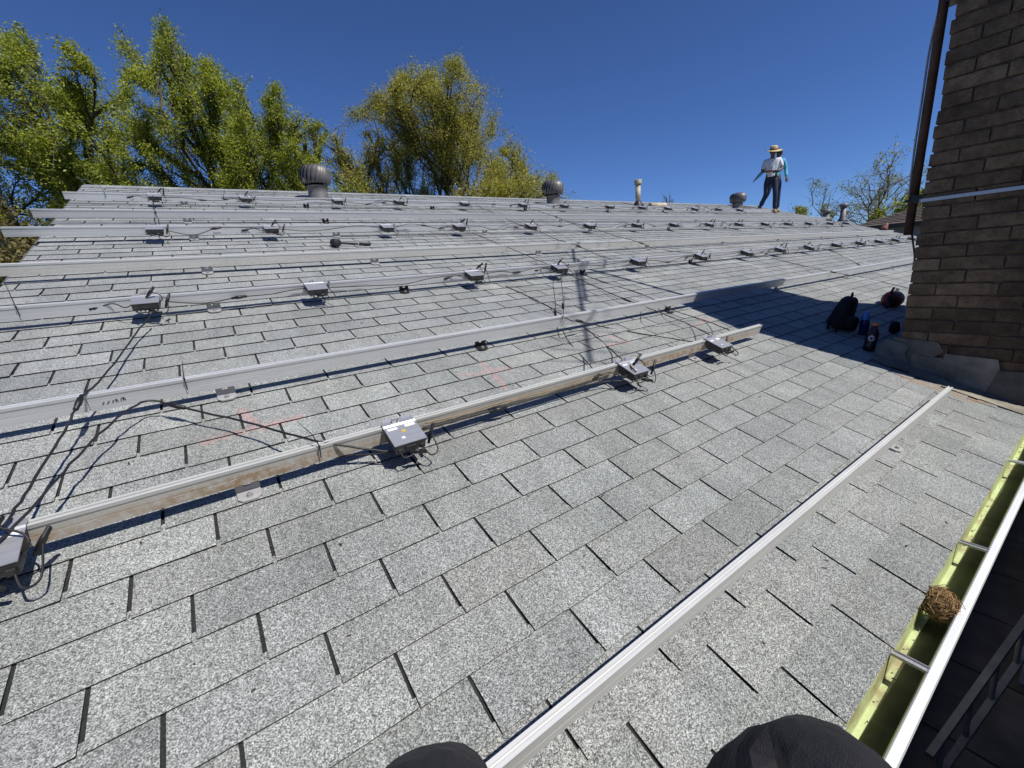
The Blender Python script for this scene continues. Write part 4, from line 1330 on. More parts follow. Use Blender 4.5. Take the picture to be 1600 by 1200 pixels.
def make_person(name, label, J, loc, rz, mats, group=None, hat=None, hair=True):
    """J: dict of joint positions; left/right limbs end in l / r"""
    t = thing(name, label, 'person', loc, (0, 0, rz), group)
    V = {k: Vector(v) for k, v in J.items()}
    verts = []; idx = {}; rad = []; edges = []
    def add(k, p, r):
        idx[k] = len(verts); verts.append(p); rad.append(r)
    def con(a, b_):
        edges.append((idx[a], idx[b_]))
    add('pelvis', V['pelvis'], 0.12); add('belly', V['pelvis'].lerp(V['chest'], 0.5), 0.115); add('chest', V['chest'], 0.135)
    add('neck', V['neck'], 0.055); add('jaw', V['neck'].lerp(V['head'], 0.5), 0.068); add('head', V['head'], 0.092); add('crown', V['head'] + (V['head'] - V['neck']).normalized() * 0.075, 0.062)
    for a, b_ in (('pelvis', 'belly'), ('belly', 'chest'), ('chest', 'neck'), ('neck', 'jaw'), ('jaw', 'head'), ('head', 'crown')):
        con(a, b_)
    for s in 'lr':
        add('sh' + s, V['sh' + s], 0.062); add('el' + s, V['el' + s], 0.043); add('wr' + s, V['wr' + s], 0.028)
        fd = (V['wr' + s] - V['el' + s]).normalized()
        sd = V.get('palm' + s)
        pd = (sd - V['wr' + s]).normalized() if sd is not None else fd
        add('pa' + s, V['wr' + s] + pd * 0.055, 0.036)
        con('chest', 'sh' + s); con('sh' + s, 'el' + s); con('el' + s, 'wr' + s); con('wr' + s, 'pa' + s)
        side = pd.cross(Vector((0, 0, 1)))
        side = side.normalized() if side.length > 0.2 else Vector((1, 0, 0))
        curl = pd.cross(side).normalized()
        if curl.z > 0: curl = -curl
        for k in range(4):
            ln = (0.075, 0.085, 0.08, 0.062)[k]
            o_ = V['wr' + s] + pd * 0.075 + side * (k - 1.5) * 0.019
            k1 = 'f%d%s' % (k, s)
            add(k1 + 'a', o_, 0.0095); add(k1 + 'b', o_ + pd * ln * 0.5 + curl * 0.008, 0.0088); add(k1 + 'c', o_ + pd * ln * 0.85 + curl * 0.03, 0.0078)
            con('pa' + s, k1 + 'a'); con(k1 + 'a', k1 + 'b'); con(k1 + 'b', k1 + 'c')
        o_ = V['wr' + s] + pd * 0.03 + side * -0.034 * (1 if s == 'l' else -1)
        add('th' + s, o_ + curl * 0.01, 0.011); add('tt' + s, o_ + pd * 0.045 + curl * 0.022 + side * -0.018 * (1 if s == 'l' else -1), 0.009)
        con('wr' + s, 'th' + s); con('th' + s, 'tt' + s)
        add('hi' + s, V['hi' + s], 0.088); add('kn' + s, V['kn' + s], 0.058); add('an' + s, V['an' + s], 0.038); add('to' + s, V['to' + s], 0.032)
        con('pelvis', 'hi' + s); con('hi' + s, 'kn' + s); con('kn' + s, 'an' + s); con('an' + s, 'to' + s)
    skin_obj('body', verts, edges, rad, mats['skin'], t, 0, 2)
    # trousers
    tv_ = [V['pelvis'].lerp(V['chest'], 0.25), V['pelvis']]; te = [(0, 1)]; tr = [0.142, 0.142]
    for s in 'lr':
        i = len(tv_)
        kn, an_, hi = V['kn' + s], V['an' + s], V['hi' + s]
        tv_ += [hi, hi.lerp(kn, 0.55), kn, kn.lerp(an_, 0.5), an_ + (kn - an_) * 0.10]
        tr += [0.108, mats.get('thigh', 0.090), mats.get('knee', 0.076), 0.070, 0.066]
        te += [(1, i), (i, i + 1), (i + 1, i + 2), (i + 2, i + 3), (i + 3, i + 4)]
    skin_obj('trousers', tv_, te, tr, mats['trousers'], t, 1, 2)
    # shirt
    sv = [V['pelvis'].lerp(V['chest'], 0.02), V['pelvis'].lerp(V['chest'], 0.5), V['chest'], V['chest'].lerp(V['neck'], 0.62)]
    sr = [0.148, 0.142, 0.158, 0.082]
    se = [(0, 1), (1, 2), (2, 3)]
    for s in 'lr':
        i = len(sv)
        f = mats.get('sleeve', 0.92)
        end = V['el' + s].lerp(V['wr' + s], (f - 0.5) * 2) if f > 0.5 else V['sh' + s].lerp(V['el' + s], f * 2)
        if f > 0.5:
            sv += [V['sh' + s], V['el' + s], end]; sr += [0.080, 0.058, 0.046]
            se += [(2, i), (i, i + 1), (i + 1, i + 2)]
        else:
            sv += [V['sh' + s], end]; sr += [0.080, 0.066]
            se += [(2, i), (i, i + 1)]
    skin_obj('shirt', sv, se, sr, mats['shirt'], t, 1, 2)
    # boots
    for s in 'lr':
        an_, to = V['an' + s], V['to' + s]
        d = (to - an_); d.z = 0; d.normalize()
        zb = to.z
        back = Vector((an_.x, an_.y, zb)) - d * 0.05
        bv = [an_ + Vector((0, 0, 0.05)), Vector((an_.x, an_.y, zb + 0.035)), back + Vector((0, 0, 0.015)), Vector((an_.x, an_.y, zb + 0.02)) + d * 0.09, Vector((an_.x, an_.y, zb + 0.012)) + d * 0.18]
        skin_obj('boot', bv, [(0, 1), (1, 2), (1, 3), (3, 4)], [0.058, 0.058, 0.05, 0.050, 0.044], mats['boot'], t, 1, 2)
    # face
    fwd = V['face'].normalized(); up = (V['head'] - V['neck']).normalized(); rt = fwd.cross(up).normalized()
    fc = V['head'] - up * 0.005
    nb = MB(); nb.tube([fc + fwd * 0.088 + up * 0.015, fc + fwd * 0.112 - up * 0.020, fc + fwd * 0.092 - up * 0.026], [0.008, 0.015, 0.010], 6)
    nb.build('nose', mats['skin'], t, True)
    for s in (-1, 1):
        eb = MB(); eb.lathe([(0.001, -0.010), (0.008, -0.006), (0.010, 0), (0.008, 0.006), (0.001, 0.010)], 8, fc + fwd * 0.083 + rt * 0.034 * s + up * 0.012)
        eb.build('eye', M_HAIR, t, True)
        er = MB(); er.lathe([(0.002, -0.03), (0.012, -0.02), (0.016, 0.005), (0.010, 0.028), (0.001, 0.032)], 8, fc + rt * 0.093 * s - up * 0.006)
        er.build('ear', mats['skin'], t, True)
    mo = MB(); mo.box(fc + fwd * 0.083 - up * 0.056, (0.04, 0.012, 0.008), Matrix((rt, fwd, up)).transposed()); mo.build('mouth', simple('lips', (0.2, 0.08, 0.06), 0.6), t)
    if hair:
        Mx = Matrix((rt, fwd, up)).transposed()
        hb2 = MB()
        prof = [(0.103 * math.cos(a), 0.103 * math.sin(a)) for a in np.linspace(-0.25, math.pi / 2 - 0.01, 8)]
        vs_ = []; n = 16
        for r, zz in prof:
            for k in range(n):
                a_ = 2 * math.pi * k / n
                vs_.append(fc + Mx @ Vector((r * math.cos(a_) * 0.98, r * math.sin(a_) * 1.0 - 0.018, zz + 0.028)))
        hb2.add(vs_, [(i * n + k, i * n + (k + 1) % n, (i + 1) * n + (k + 1) % n, (i + 1) * n + k) for i in range(7) for k in range(n)])
        hb2.build('hair', M_HAIR, t, True)
    if hat:
        Mx = Matrix((rt, fwd, up)).transposed()
        hm = MB(); n = 26; vs_ = []
        for r, zz, sg in ((0.235, 0.03, 1), (0.17, 0.038, 1), (0.112, 0.055, 0.2), (0.112, 0.11, 0), (0.10, 0.155, 0), (0.06, 0.175, 0), (0.005, 0.168, 0)):
            for k in range(n):
                a_ = 2 * math.pi * k / n
                cup = 0.02 * sg * (abs(math.cos(a_)) ** 2) * (r / 0.235) - 0.012 * sg * abs(math.sin(a_))
                vs_.append(V['head'] + Mx @ Vector((r * math.cos(a_), r * math.sin(a_), zz + cup)))
        hm.add(vs_, [(i * n + k, i * n + (k + 1) % n, (i + 1) * n + (k + 1) % n, (i + 1) * n + k) for i in range(6) for k in range(n)])
        ho = hm.build('straw_hat', M_STRAW, t, True)
        so2 = ho.modifiers.new('th', 'SOLIDIFY'); so2.thickness = 0.006
        bd_ = MB(); bd_.lathe([(0.114, 0.0), (0.1145, 0.03)], 24, caps=False)
        o_ = bd_.build('hat_band', M_HAIR, t, True)
        o_.matrix_local = Matrix.Translation(V['head'] + up * 0.056) @ Mx.to_4x4()
    return t
# the two men near the ridge: x is to the picture's right, -y toward the viewer
STRIDE = dict(pelvis=(0, 0, 0.96), chest=(0.0, -0.02, 1.32), neck=(0.0, -0.03, 1.52), head=(0.01, -0.06, 1.645), face=(0.5, -0.85, -0.25),
              shl=(0.19, 0, 1.42), ell=(0.27, -0.06, 1.15), wrl=(0.12, -0.26, 1.08), shr=(-0.19, 0, 1.42), elr=(-0.25, -0.06, 1.15), wrr=(0.02, -0.27, 1.10),
              hil=(0.10, 0, 0.93), knl=(0.14, -0.06, 0.50), anl=(0.15, 0.0, 0.10), tol=(0.20, -0.13, 0.02),
              hir=(-0.10, 0, 0.93), knr=(-0.10, -0.04, 0.50), anr=(-0.24, 0.04, 0.10), tor=(-0.24, -0.10, 0.02))
SWING = dict(pelvis=(0, 0, 0.96), chest=(0.03, 0, 1.32), neck=(0.05, -0.02, 1.52), head=(0.07, -0.05, 1.635), face=(0.9, -0.4, -0.35),
             shl=(0.20, 0, 1.42), ell=(0.27, 0.02, 1.16), wrl=(0.30, -0.08, 0.91), shr=(-0.17, 0, 1.41), elr=(-0.33, 0.04, 1.20), wrr=(-0.50, -0.03, 1.02),
             hil=(0.10, 0, 0.93), knl=(0.12, -0.03, 0.50), anl=(0.12, 0.05, 0.10), tol=(0.18, -0.08, 0.02),
             hir=(-0.09, 0, 0.93), knr=(-0.17, -0.05, 0.52), anr=(-0.36, 0.06, 0.12), tor=(-0.36, -0.07, 0.03))
q1 = UV(1201, 331)
d_ = hdir(1207); yaw = math.atan2(d_[1], d_[0]) - math.pi / 2
roof_z = lambda x, y: CZ - H / math.cos(SL) + y / 3
p1 = RP(*q1)
SC = 1.06
def sj(J): return {k: (tuple(c * SC for c in v) if k != 'face' else v) for k, v in J.items()}
rw = Matrix.Rotation(yaw, 3, 'Z')
def fix_feet(J, loc):
    """drop each boot to the sloping roof"""
    J = dict(J)
    for s in 'lr':
        w = rw @ Vector(J['to' + s])
        dz = roof_z(loc.x + w.x, loc.y + w.y) + 0.012 - (loc.z + w.z)
        J['to' + s] = (J['to' + s][0], J['to' + s][1], J['to' + s][2] + dz)
        J['an' + s] = (J['an' + s][0], J['an' + s][1], J['an' + s][2] + dz)
    return J
l1 = Vector((p1.x, p1.y, roof_z(p1.x, p1.y)))
w1 = make_person('person', 'man in a white T-shirt and straw hat holding a black tool on the ridge', fix_feet(sj(STRIDE), l1), l1, yaw,
                 dict(skin=M_SKIN_D, trousers=M_DENIM, shirt=M_WHITE, boot=M_BOOT, sleeve=0.42), hat=True)
w1.matrix_world
dl = Vector((d_[0], d_[1], 0)) * 0.55 + rw @ Vector((0.10, 0, 0))
l2 = l1 + dl; l2.z = roof_z(l2.x, l2.y)
w2 = make_person('person', 'man in a teal long-sleeved shirt walking half hidden behind the white T-shirt', fix_feet(sj(SWING), l2), l2, yaw,
                 dict(skin=M_SKIN_D, trousers=M_DENIM, shirt=M_TEAL, boot=M_BOOT, sleeve=0.95))
# the tool he holds
hd = Vector(STRIDE['wrl']).lerp(Vector(STRIDE['wrr']), 0.35) * SC
dr = thing('cordless_drill', 'black cordless drill held by the man in the straw hat', 'drill', l1 + rw @ (hd + Vector((0.06, -0.07, -0.02))), (0, 0, yaw + 0.2))
b = MB(); b.lathe([(0.012, -0.11), (0.022, -0.09), (0.034, -0.05), (0.038, 0.06), (0.03, 0.08)], 12, rot=(0, -math.pi / 2, 0)); b.build('motor_body', M_BLACK, dr, True)
b = MB(); b.box((-0.03, 0, -0.07), (0.035, 0.035, 0.12), (0, 0.15, 0)); b.box((-0.04, 0, -0.14), (0.10, 0.07, 0.045)); b.build('grip', M_BLACK, dr)

# the photographer, perched on a plank at the eave; only the knees and a boot tip come into view
fwd = Vector((0.56, 0.83, 0)); rgt = Vector((0.83, -0.56, 0))
PJ = dict(pelvis=(-0.02, -0.15, -0.74), chest=(-0.10, -0.27, -0.40), neck=(-0.10, -0.25, -0.20), head=(-0.09, -0.235, -0.085), face=(0.56, 0.83, -0.1),
          hil=(-0.09, -0.07, -0.72), knl=(0.062, 0.325, -0.51), anl=(0.15, 0.43, -1.00), tol=(0.28, 0.48, -1.055),
          hir=(0.07, -0.18, -0.72), knr=(0.424, 0.096, -0.525), anr=(0.42, 0.28, -1.04), tor=(0.52, 0.33, -1.105))
ch = Vector(PJ['chest'])
for s, sg in (('l', -1), ('r', 1)):
    sh = ch + rgt * 0.19 * sg + Vector((0, 0, 0.10))
    PJ['sh' + s] = sh
    PJ['el' + s] = sh + fwd * 0.10 + rgt * 0.05 * sg + Vector((0, 0, -0.24))
    PJ['wr' + s] = rgt * 0.10 * sg - fwd * 0.20 + Vector((0, 0, -0.075))
    PJ['palm' + s] = rgt * 0.085 * sg - fwd * 0.14 + Vector((0, 0, -0.045))
pl_loc = Vector((0, 0, CZ))
ph = make_person('person', 'photographer seated at the eave in black trousers, only two knees and a boot tip showing', PJ, pl_loc, 0.0,
                 dict(skin=M_SKIN, trousers=M_TROUS, shirt=simple('grey_work_shirt', (0.12, 0.12, 0.13), 0.85), boot=M_BOOT, sleeve=0.9, knee=0.086, thigh=0.092))
_tx = bpy.data.textures.new('cloth_folds', 'CLOUDS'); _tx.noise_scale = 0.09; _tx.noise_depth = 2
for c in ph.children:
    if c.name.startswith('trousers'):
        c.modifiers['sub'].levels = 3; c.modifiers['sub'].render_levels = 3
        dm = c.modifiers.new('folds', 'DISPLACE'); dm.texture = _tx; dm.strength = 0.028; dm.mid_level = 0.55; dm.texture_coords = 'LOCAL'
fl_ = MB()
kr = Vector(PJ['knr'])
c0_ = kr + Vector((-0.058, 0.03, 0.03))
fl_.add([c0_, c0_ + Vector((-0.008, 0.022, -0.003)), c0_ + Vector((-0.034, 0.006, 0.012)), c0_ + Vector((0.02, 0.018, 0.012)), c0_ + Vector((-0.012, -0.012, -0.01))], [(0, 1, 2), (0, 3, 1), (0, 2, 4)])
fo = fl_.build('torn_flap', M_TROUS, ph)
sd_ = fo.modifiers.new('th', 'SOLIDIFY'); sd_.thickness = 0.003
fwd3 = Vector(RW[:, 2])
phone = thing('phone', 'phone held up by the photographer to take the view', 'phone', Vector((0, 0, CZ)) - fwd3 * 0.012)
Mx = Matrix((RW[:, 0].tolist(), RW[:, 2].tolist(), (-RW[:, 1]).tolist())).transposed()
b = MB(); b.box((0, -0.004, 0), (0.155, 0.008, 0.075)); o = b.build('phone_body', M_BLACK, phone); bevel(o, 0.004)
phone.rotation_euler = Mx.to_euler()
M_WOOD = simple('scaffold_board', (0.30, 0.22, 0.13), 0.85, vary=0.3, nscale=6)
pk_ = thing('scaffold_trestle', 'timber trestle plank the photographer sits on beside the eave', 'scaffold', (0, 0, 0))
for y in (-0.30, -0.07):
    b = MB(); b.box((-0.5, y, CZ - 0.905), (1.5, 0.21, 0.045)); b.build('plank', M_WOOD, pk_)
for x in (-1.1, 0.15):
    for y in (-0.36, -0.02):
        b = MB(); b.box((x, y, (CZ - 0.93) / 2), (0.06, 0.06, CZ - 0.93)); b.build('leg', M_WOOD, pk_)

# ------------------------------------------------------------------ shaded yard below the eave
M_YARDWALL = simple('yard_wall_paint', (0.10, 0.085, 0.075), 0.9, vary=0.25, nscale=3)
shade_block = thing('added_shade_block', 'unseen block added behind the camera to keep the yard in shade', 'shade block', (4.0, -3.6, 0))  # unseen mass added behind the camera, sized to cast shade over the yard
b = MB(); b.box((0, -1.5, 3.05), (19.0, 3.0, 6.1)); b.build('wall', M_YARDWALL, shade_block)
b = MB(); b.prism([(0.25, 6.05), (0.25, 6.15), (-1.5, 6.75), (-3.25, 6.15), (-3.25, 6.05)], -9.7, 9.7); b.build('roof', M_UNDER, shade_block)
side = thing('yard_wall', 'dark wall closing the right end of the shaded yard', 'wall', (9.6, -1.7, 0))
b = MB(); b.box((0, 0, 1.6), (0.2, 3.6, 3.2)); b.build('wall_body', M_YARDWALL, side)
# ladder leaning in the yard
M_LAD = simple('weathered_ladder', (0.14, 0.145, 0.15), 0.6, metal=0.3)
lad = thing('ladder', 'grey ladder propped low in the dark yard below the gutter', 'ladder', (3.3, 0.24, 0.05))
la, lb2 = Vector((0, 0, 0.0)), Vector((1.75, -0.36, 1.05))
for s_ in (0, 1):
    off = Vector((0.02, 0.02, 0.36)) * s_
    b = MB()
    d_l = (lb2 - la).normalized(); sd_l = Vector((0.1, 1, 0.0)).normalized() * 0.02; up_l = Vector((-0.4, 0, 0.9)).normalized() * 0.038
    b.hexa([la + off - sd_l - up_l, la + off + sd_l - up_l, la + off + sd_l + up_l, la + off - sd_l + up_l,
            lb2 + off - sd_l - up_l, lb2 + off + sd_l - up_l, lb2 + off + sd_l + up_l, lb2 + off - sd_l + up_l])
    b.build('side_rail', M_LAD, lad)
for k in range(6):
    f = (k + 0.5) / 6
    p = la.lerp(lb2, f)
    b = MB(); b.tube([p, p + Vector((0.02, 0.02, 0.36))], 0.016, 8); b.build('rung', M_LAD, lad)
tbl = thing('patio_table', 'dark patio table standing in the shaded yard', 'table', (6.9, -0.22, 0.05))
M_DK = simple('dark_patio_metal', (0.09, 0.095, 0.10), 0.5, metal=0.3)
b = MB(); b.box((0, 0, 0.72), (0.9, 0.55, 0.03)); bevel(b.build('tabletop', M_DK, tbl), 0.008)
for sx in (-1, 1):
    for sy in (-1, 1):
        b = MB(); b.tube([(sx * .4, sy * .23, 0), (sx * .37, sy * .21, .71)], 0.018, 8); b.build('leg', M_DK, tbl)
bx = thing('storage_crate', 'pale blue grey crate beside the ladder in the yard', 'crate', (5.2, -0.20, 0.05))
b = MB(); b.box((0, 0, 0.25), (0.5, 0.4, 0.5)); bevel(b.build('crate_body', simple('blue_grey_plastic', (0.3, 0.32, 0.4), 0.5), bx), 0.02)
b = MB(); b.box((0, 0, 0.515), (0.53, 0.43, 0.04)); bevel(b.build('lid', simple('crate_lid', (0.36, 0.38, 0.46), 0.5), bx), 0.012)

# ------------------------------------------------------------------ neighbour's house
nh = thing('neighbour_house', "neighbour's house with a brown shingle roof beyond the mast", 'house', (22.9, 7.5, 0))
E0 = CZ + 0.60
M_BROWN = simple('brown_roofing', (0.095, 0.078, 0.066), 0.95, vary=0.3, nscale=2.5, bumpy=0.01)
b = MB()
W_, D_ = 14.0, 9.0
rz = E0 + 1.5
b.add([(0, 0, E0), (0, -W_, E0), (D_, -W_, E0), (D_, 0, E0), (D_ / 2, -4.5, rz), (D_ / 2, -W_ + 4.5, rz), (0, 0, E0 - .15), (0, -W_, E0 - .15), (D_, -W_, E0 - .15), (D_, 0, E0 - .15)],
      [(0, 4, 5, 1), (1, 5, 2), (2, 5, 4, 3), (3, 4, 0), (0, 1, 7, 6), (1, 2, 8, 7), (2, 3, 9, 8), (3, 0, 6, 9), (6, 7, 8, 9)])
nr = b.build('roof', M_BROWN, nh)
cs_ = MB()
for k in range(1, 24):                                     # course lines as real steps on the slope that shows
    f = k / 24
    x = D_ / 2 * f; z_ = E0 + (rz - E0) * f
    cs_.box((x, -W_ / 2, z_ + 0.012), (0.03, W_ - 9.0 * f - 0.3, 0.022), (0, -math.atan((rz - E0) / (D_ / 2)), 0))
tag(cs_.build('shingle_courses', M_BROWN, nr), kind='stuff')
b = MB(); b.box((D_ / 2, -W_ / 2, (E0 - .15) / 2), (D_ - 1.0, W_ - 1.0, E0 - .15)); b.build('wall', simple('grey_lavender_siding', (0.34, 0.34, 0.40), 0.8, vary=0.08), nh)

# ------------------------------------------------------------------ trees
def leaf_material(name, dark, mid, lite):
    m, nt, b = new_mat(name)
    geo = nd(nt, 'ShaderNodeNewGeometry')
    c = ramp(nt, geo.outputs['Random Per Island'], [(0.0, dark), (0.5, mid), (1.0, lite)])
    n_ = noise(nt, geo.outputs['Position'], 0.8, 3)
    c = mixc(nt, 1.0, c, ramp(nt, n_, [(0.35, (0.78, 0.78, 0.75)), (0.65, (1.2, 1.15, 1.0))]), 'MULTIPLY')
    nt.links.new(c, b.inputs['Base Color'])
    b.inputs['Roughness'].default_value = 0.55
    tr = nd(nt, 'ShaderNodeBsdfTranslucent')
    nt.links.new(mixc(nt, 1.0, c, (1.15, 1.2, 0.6), 'MULTIPLY'), tr.inputs['Color'])
    mx = nd(nt, 'ShaderNodeMixShader'); mx.inputs[0].default_value = 0.45
    nt.links.new(b.outputs[0], mx.inputs[1]); nt.links.new(tr.outputs[0], mx.inputs[2])
    nt.links.new(mx.outputs[0], nt.nodes['Material Output'].inputs['Surface'])
    return m
L_GREEN = leaf_material('spring_leaf', (0.14, 0.175, 0.022), (0.29, 0.34, 0.035), (0.46, 0.47, 0.06))
L_OLIVE = leaf_material('olive_leaf', (0.20, 0.195, 0.035), (0.36, 0.345, 0.065), (0.50, 0.45, 0.10))
L_BROWN = leaf_material('russet_leaf', (0.12, 0.10, 0.035), (0.20, 0.17, 0.06), (0.28, 0.23, 0.09))
L_BARE = leaf_material('budding_leaf', (0.16, 0.18, 0.04), (0.28, 0.30, 0.07), (0.38, 0.37, 0.12))
M_BARK = simple('grey_bark', (0.075, 0.06, 0.048), 0.95, vary=0.4, nscale=5)
M_BARKG = simple('pale_bark', (0.16, 0.135, 0.11), 0.95, vary=0.35, nscale=5)

def tree(label, base, height, spread, leaves, lmat, bmat, seed, leafsize=0.08, lean=(0, 0), limbs=9, first=0.16, up=0.6, name='tree', twig_leaf=1.0, dome=0.0, group='trees beyond the ridge'):
    R_ = np.random.RandomState(seed)
    rnd = random.Random(seed)
    wood = MB()
    tips = []                                             # (start, end) of every twig
    wind = Vector((lean[0], lean[1], 0))
    def branch(p, d, L, r, level):
        n = 5 if level < 3 else 3
        pts_ = [p.copy()]; rs = [r]
        q = p.copy(); dd = d.copy()
        for i in range(n):
            f = (i + 1) / n
            k = 0.22 if level else 0.05
            dd = (dd + Vector((rnd.gauss(0, k), rnd.gauss(0, k), rnd.gauss(0, k) * 0.6 + 0.16 * up)) + wind * 0.10).normalized()
            q = q + dd * (L / n)
            pts_.append(q.copy()); rs.append(max(0.004, r * (1 - 0.75 * f)))
        wood.tube(pts_, rs, (8, 6, 5, 3, 3)[level], cap=False)
        return pts_, dd, rs
    trunk_pts, _, trs = branch(Vector((0, 0, -0.1)), Vector((wind.x * .2, wind.y * .2, 1)).normalized(), height * 0.72, height * 0.017, 0)
    def along(pts_, f):
        x = f * (len(pts_) - 1); i = min(int(x), len(pts_) - 2)
        return pts_[i].lerp(pts_[i + 1], x - i), (pts_[i + 1] - pts_[i]).normalized()
    for i in range(limbs):
        f = first + (0.98 - first) * (i + rnd.random() * 0.6) / limbs
        p, _ = along(trunk_pts, min(0.99, f))
        a = i * 2.4 + rnd.uniform(-.4, .4)
        el = rnd.uniform(0.35, 0.75) + 0.65 * f
        d = Vector((math.cos(a) * math.cos(el), math.sin(a) * math.cos(el), math.sin(el)))
        shape = (0.55 + 0.6 * math.sin(math.pi * min(1, 0.25 + 0.72 * (1 - f))))
        L = spread * shape * rnd.uniform(0.85, 1.2)
        b1, _, r1 = branch(p, d, L, height * 0.0085 * (1.15 - f * .6), 1)
        for j in range(7):
            f2 = 0.2 + 0.8 * (j + rnd.random()) / 7
            p2, d2 = along(b1, min(0.99, f2))
            ax = Vector((rnd.gauss(0, 1), rnd.gauss(0, 1), rnd.gauss(0, 1))).normalized()
            dd2 = (d2 + ax * 0.75).normalized()
            b2, _, _ = branch(p2, dd2, L * rnd.uniform(0.34, 0.55) * (1.15 - 0.4 * f2), height * 0.0034, 2)
            for k in range(8):
                f3 = 0.12 + 0.88 * (k + rnd.random()) / 8
                p3, d3 = along(b2, min(0.99, f3))
                ax = Vector((rnd.gauss(0, 1), rnd.gauss(0, 1), rnd.gauss(0, 1))).normalized()
                b3, _, _ = branch(p3, (d3 + ax * 0.7 + Vector((0, 0, 0.25 * up)) + wind * .25).normalized(), spread * rnd.uniform(0.14, 0.26), height * 0.0012, 3)
                tips.append((b3[0], b3[1], b3[2], b3[3]))
            tips.append(tuple(b2[-1].lerp(b2[-3], s_ / 3) for s_ in range(4)))
        tips.append(tuple(b1[-1].lerp(b1[-2], s_ / 3) for s_ in range(4)))
    t = thing(name, label, 'tree', (base[0], base[1], 0), (0, 0, 0), group)
    T = np.array([[tuple(p) for p in tp] for tp in tips])              # n, 4, 3
    kz = height / np.percentile(T[..., 2], 97.0 if dome else 99.5)
    mx_, my_ = np.median(T[..., 0]), np.median(T[..., 1])
    kx = spread / np.percentile(np.hypot(T[..., 0] - mx_ * .5, T[..., 1] - my_ * .5), 95)
    K = np.array([kx, kx, kz])
    t.location.x -= mx_ * kx; t.location.y -= my_ * kx          # the crown, not the foot, stands at the given place
    T = T * K
    def cap(P):
        P = np.array(P, dtype=float)
        rr_ = np.hypot(P[..., 0] - mx_ * kx, P[..., 1] - my_ * kx) / (spread * 1.12)
        h0 = height * 0.42
        top = h0 + (height - h0) * np.sqrt(np.clip(1 - dome * np.clip(rr_, 0, 1) ** 2.2, 0, 1))
        wv = 1.0 if dome < 0.9 else 0.35
        top = top * (1 + wv * 0.055 * np.sin(P[..., 0] * 2.3 + seed) * np.sin(P[..., 1] * 2.9 + 1.7 * seed) + wv * 0.05 * np.sin(P[..., 0] * 5.1 + 2 * seed))
        over = P[..., 2] - top
        P[..., 2] = np.where(over > -0.6, top - 0.6 + 0.6 * np.tanh((over + 0.6) / 2.2), P[..., 2])
        return P
    T = cap(T)
    wood.v = [tuple(p) for p in cap(np.array(wood.v) * K).tolist()]
    wood.build('trunk', bmat, t, True)
    if leaves:
        n = leaves
        wgt = R_.gamma(1.6 if twig_leaf >= 1 else 0.35, 1.0, len(T)); wgt /= wgt.sum()
        ti = R_.choice(len(T), n, p=wgt)
        x = R_.rand(n) * 2.999
        i0 = x.astype(int); fr = (x - i0)[:, None]
        c = T[ti, i0] * (1 - fr) + T[ti, i0 + 1] * fr
        c = c + R_.normal(0, spread * 0.032, (n, 3))
        ax = R_.normal(0, 1, (n, 3)); ax[:, 2] -= 0.4
        ax += np.array([lean[0], lean[1], 0]) * 1.2
        ax /= np.linalg.norm(ax, axis=1)[:, None]
        nb_ = R_.normal(0, 1, (n, 3)) + np.array([0, -0.5, 0.6])
        sd = np.cross(ax, nb_); sd /= (np.linalg.norm(sd, axis=1)[:, None] + 1e-9)
        ln = leafsize * R_.uniform(0.6, 1.35, n)[:, None]
        v = np.empty((n, 4, 3))
        v[:, 0] = c; v[:, 1] = c + ax * ln * 0.5 + sd * ln * 0.24; v[:, 2] = c + ax * ln; v[:, 3] = c + ax * ln * 0.5 - sd * ln * 0.24
        me = bpy.data.meshes.new('crown')
        me.vertices.add(n * 4); me.vertices.foreach_set('co', v.ravel())
        me.loops.add(n * 4); me.loops.foreach_set('vertex_index', np.arange(n * 4, dtype=np.int32))
        me.polygons.add(n); me.polygons.foreach_set('loop_start', np.arange(0, n * 4, 4, dtype=np.int32))
        me.polygons.foreach_set('loop_total', np.full(n, 4, dtype=np.int32))
        me.materials.append(lmat)
        me.update(calc_edges=True)
        link('crown', me, t)
    return t
def at(px, D, py=250):
    """ground point D metres out on the bearing of a crown seen at (px, py)"""
    q_ = ray(px, py)
    h_ = math.hypot(q_[0], q_[1])
    return np.array([q_[0] / h_, q_[1] / h_]) * D
def top_h(px, py, D):
    r = ray(px, py)
    return CZ + r[2] / math.hypot(r[0], r[1]) * D
tree('leafy green tree leaning left at the far left edge, its top blown sideways', at(110, 19, 180), top_h(95, 36, 17), 3.0, 125000, L_GREEN, M_BARK, 3, lean=(-0.7, -0.1), limbs=19, up=0.5, leafsize=0.075, dome=0.75)
tree('tall green tree with the highest tip, left of the big turbine vent', at(315, 21, 170), top_h(268, 10, 19), 3.1, 125000, L_GREEN, M_BARK, 5, lean=(-0.15, 0), limbs=20, up=0.7, leafsize=0.075, dome=0.75)
tree('yellow-green tree with thin upright shoots, directly behind the big turbine vent', at(425, 20, 220), top_h(400, 118, 18), 3.0, 100000, L_GREEN, M_BARK, 8, lean=(0.1, 0), limbs=17, up=0.7, leafsize=0.075, dome=0.75)
tree('slim tree with bare shoots between the big turbine vent and the round tree', at(480, 21, 240), top_h(478, 160, 20.5), 1.5, 9000, L_GREEN, M_BARK, 9, limbs=10, up=1.1, leafsize=0.09, twig_leaf=0.5)
tree('big round olive tree standing alone behind the middle of the ridge', at(688, 23, 190), top_h(685, 62, 20), 5.0, 210000, L_OLIVE, M_BARK, 13, leafsize=0.078, lean=(-0.08, 0), limbs=24, up=0.75, dome=0.95)
tree('low olive tree filling the gap left of the big round tree', at(572, 22, 250), top_h(560, 175, 21), 2.6, 42000, L_OLIVE, M_BARK, 21, lean=(-0.3, 0), limbs=14)
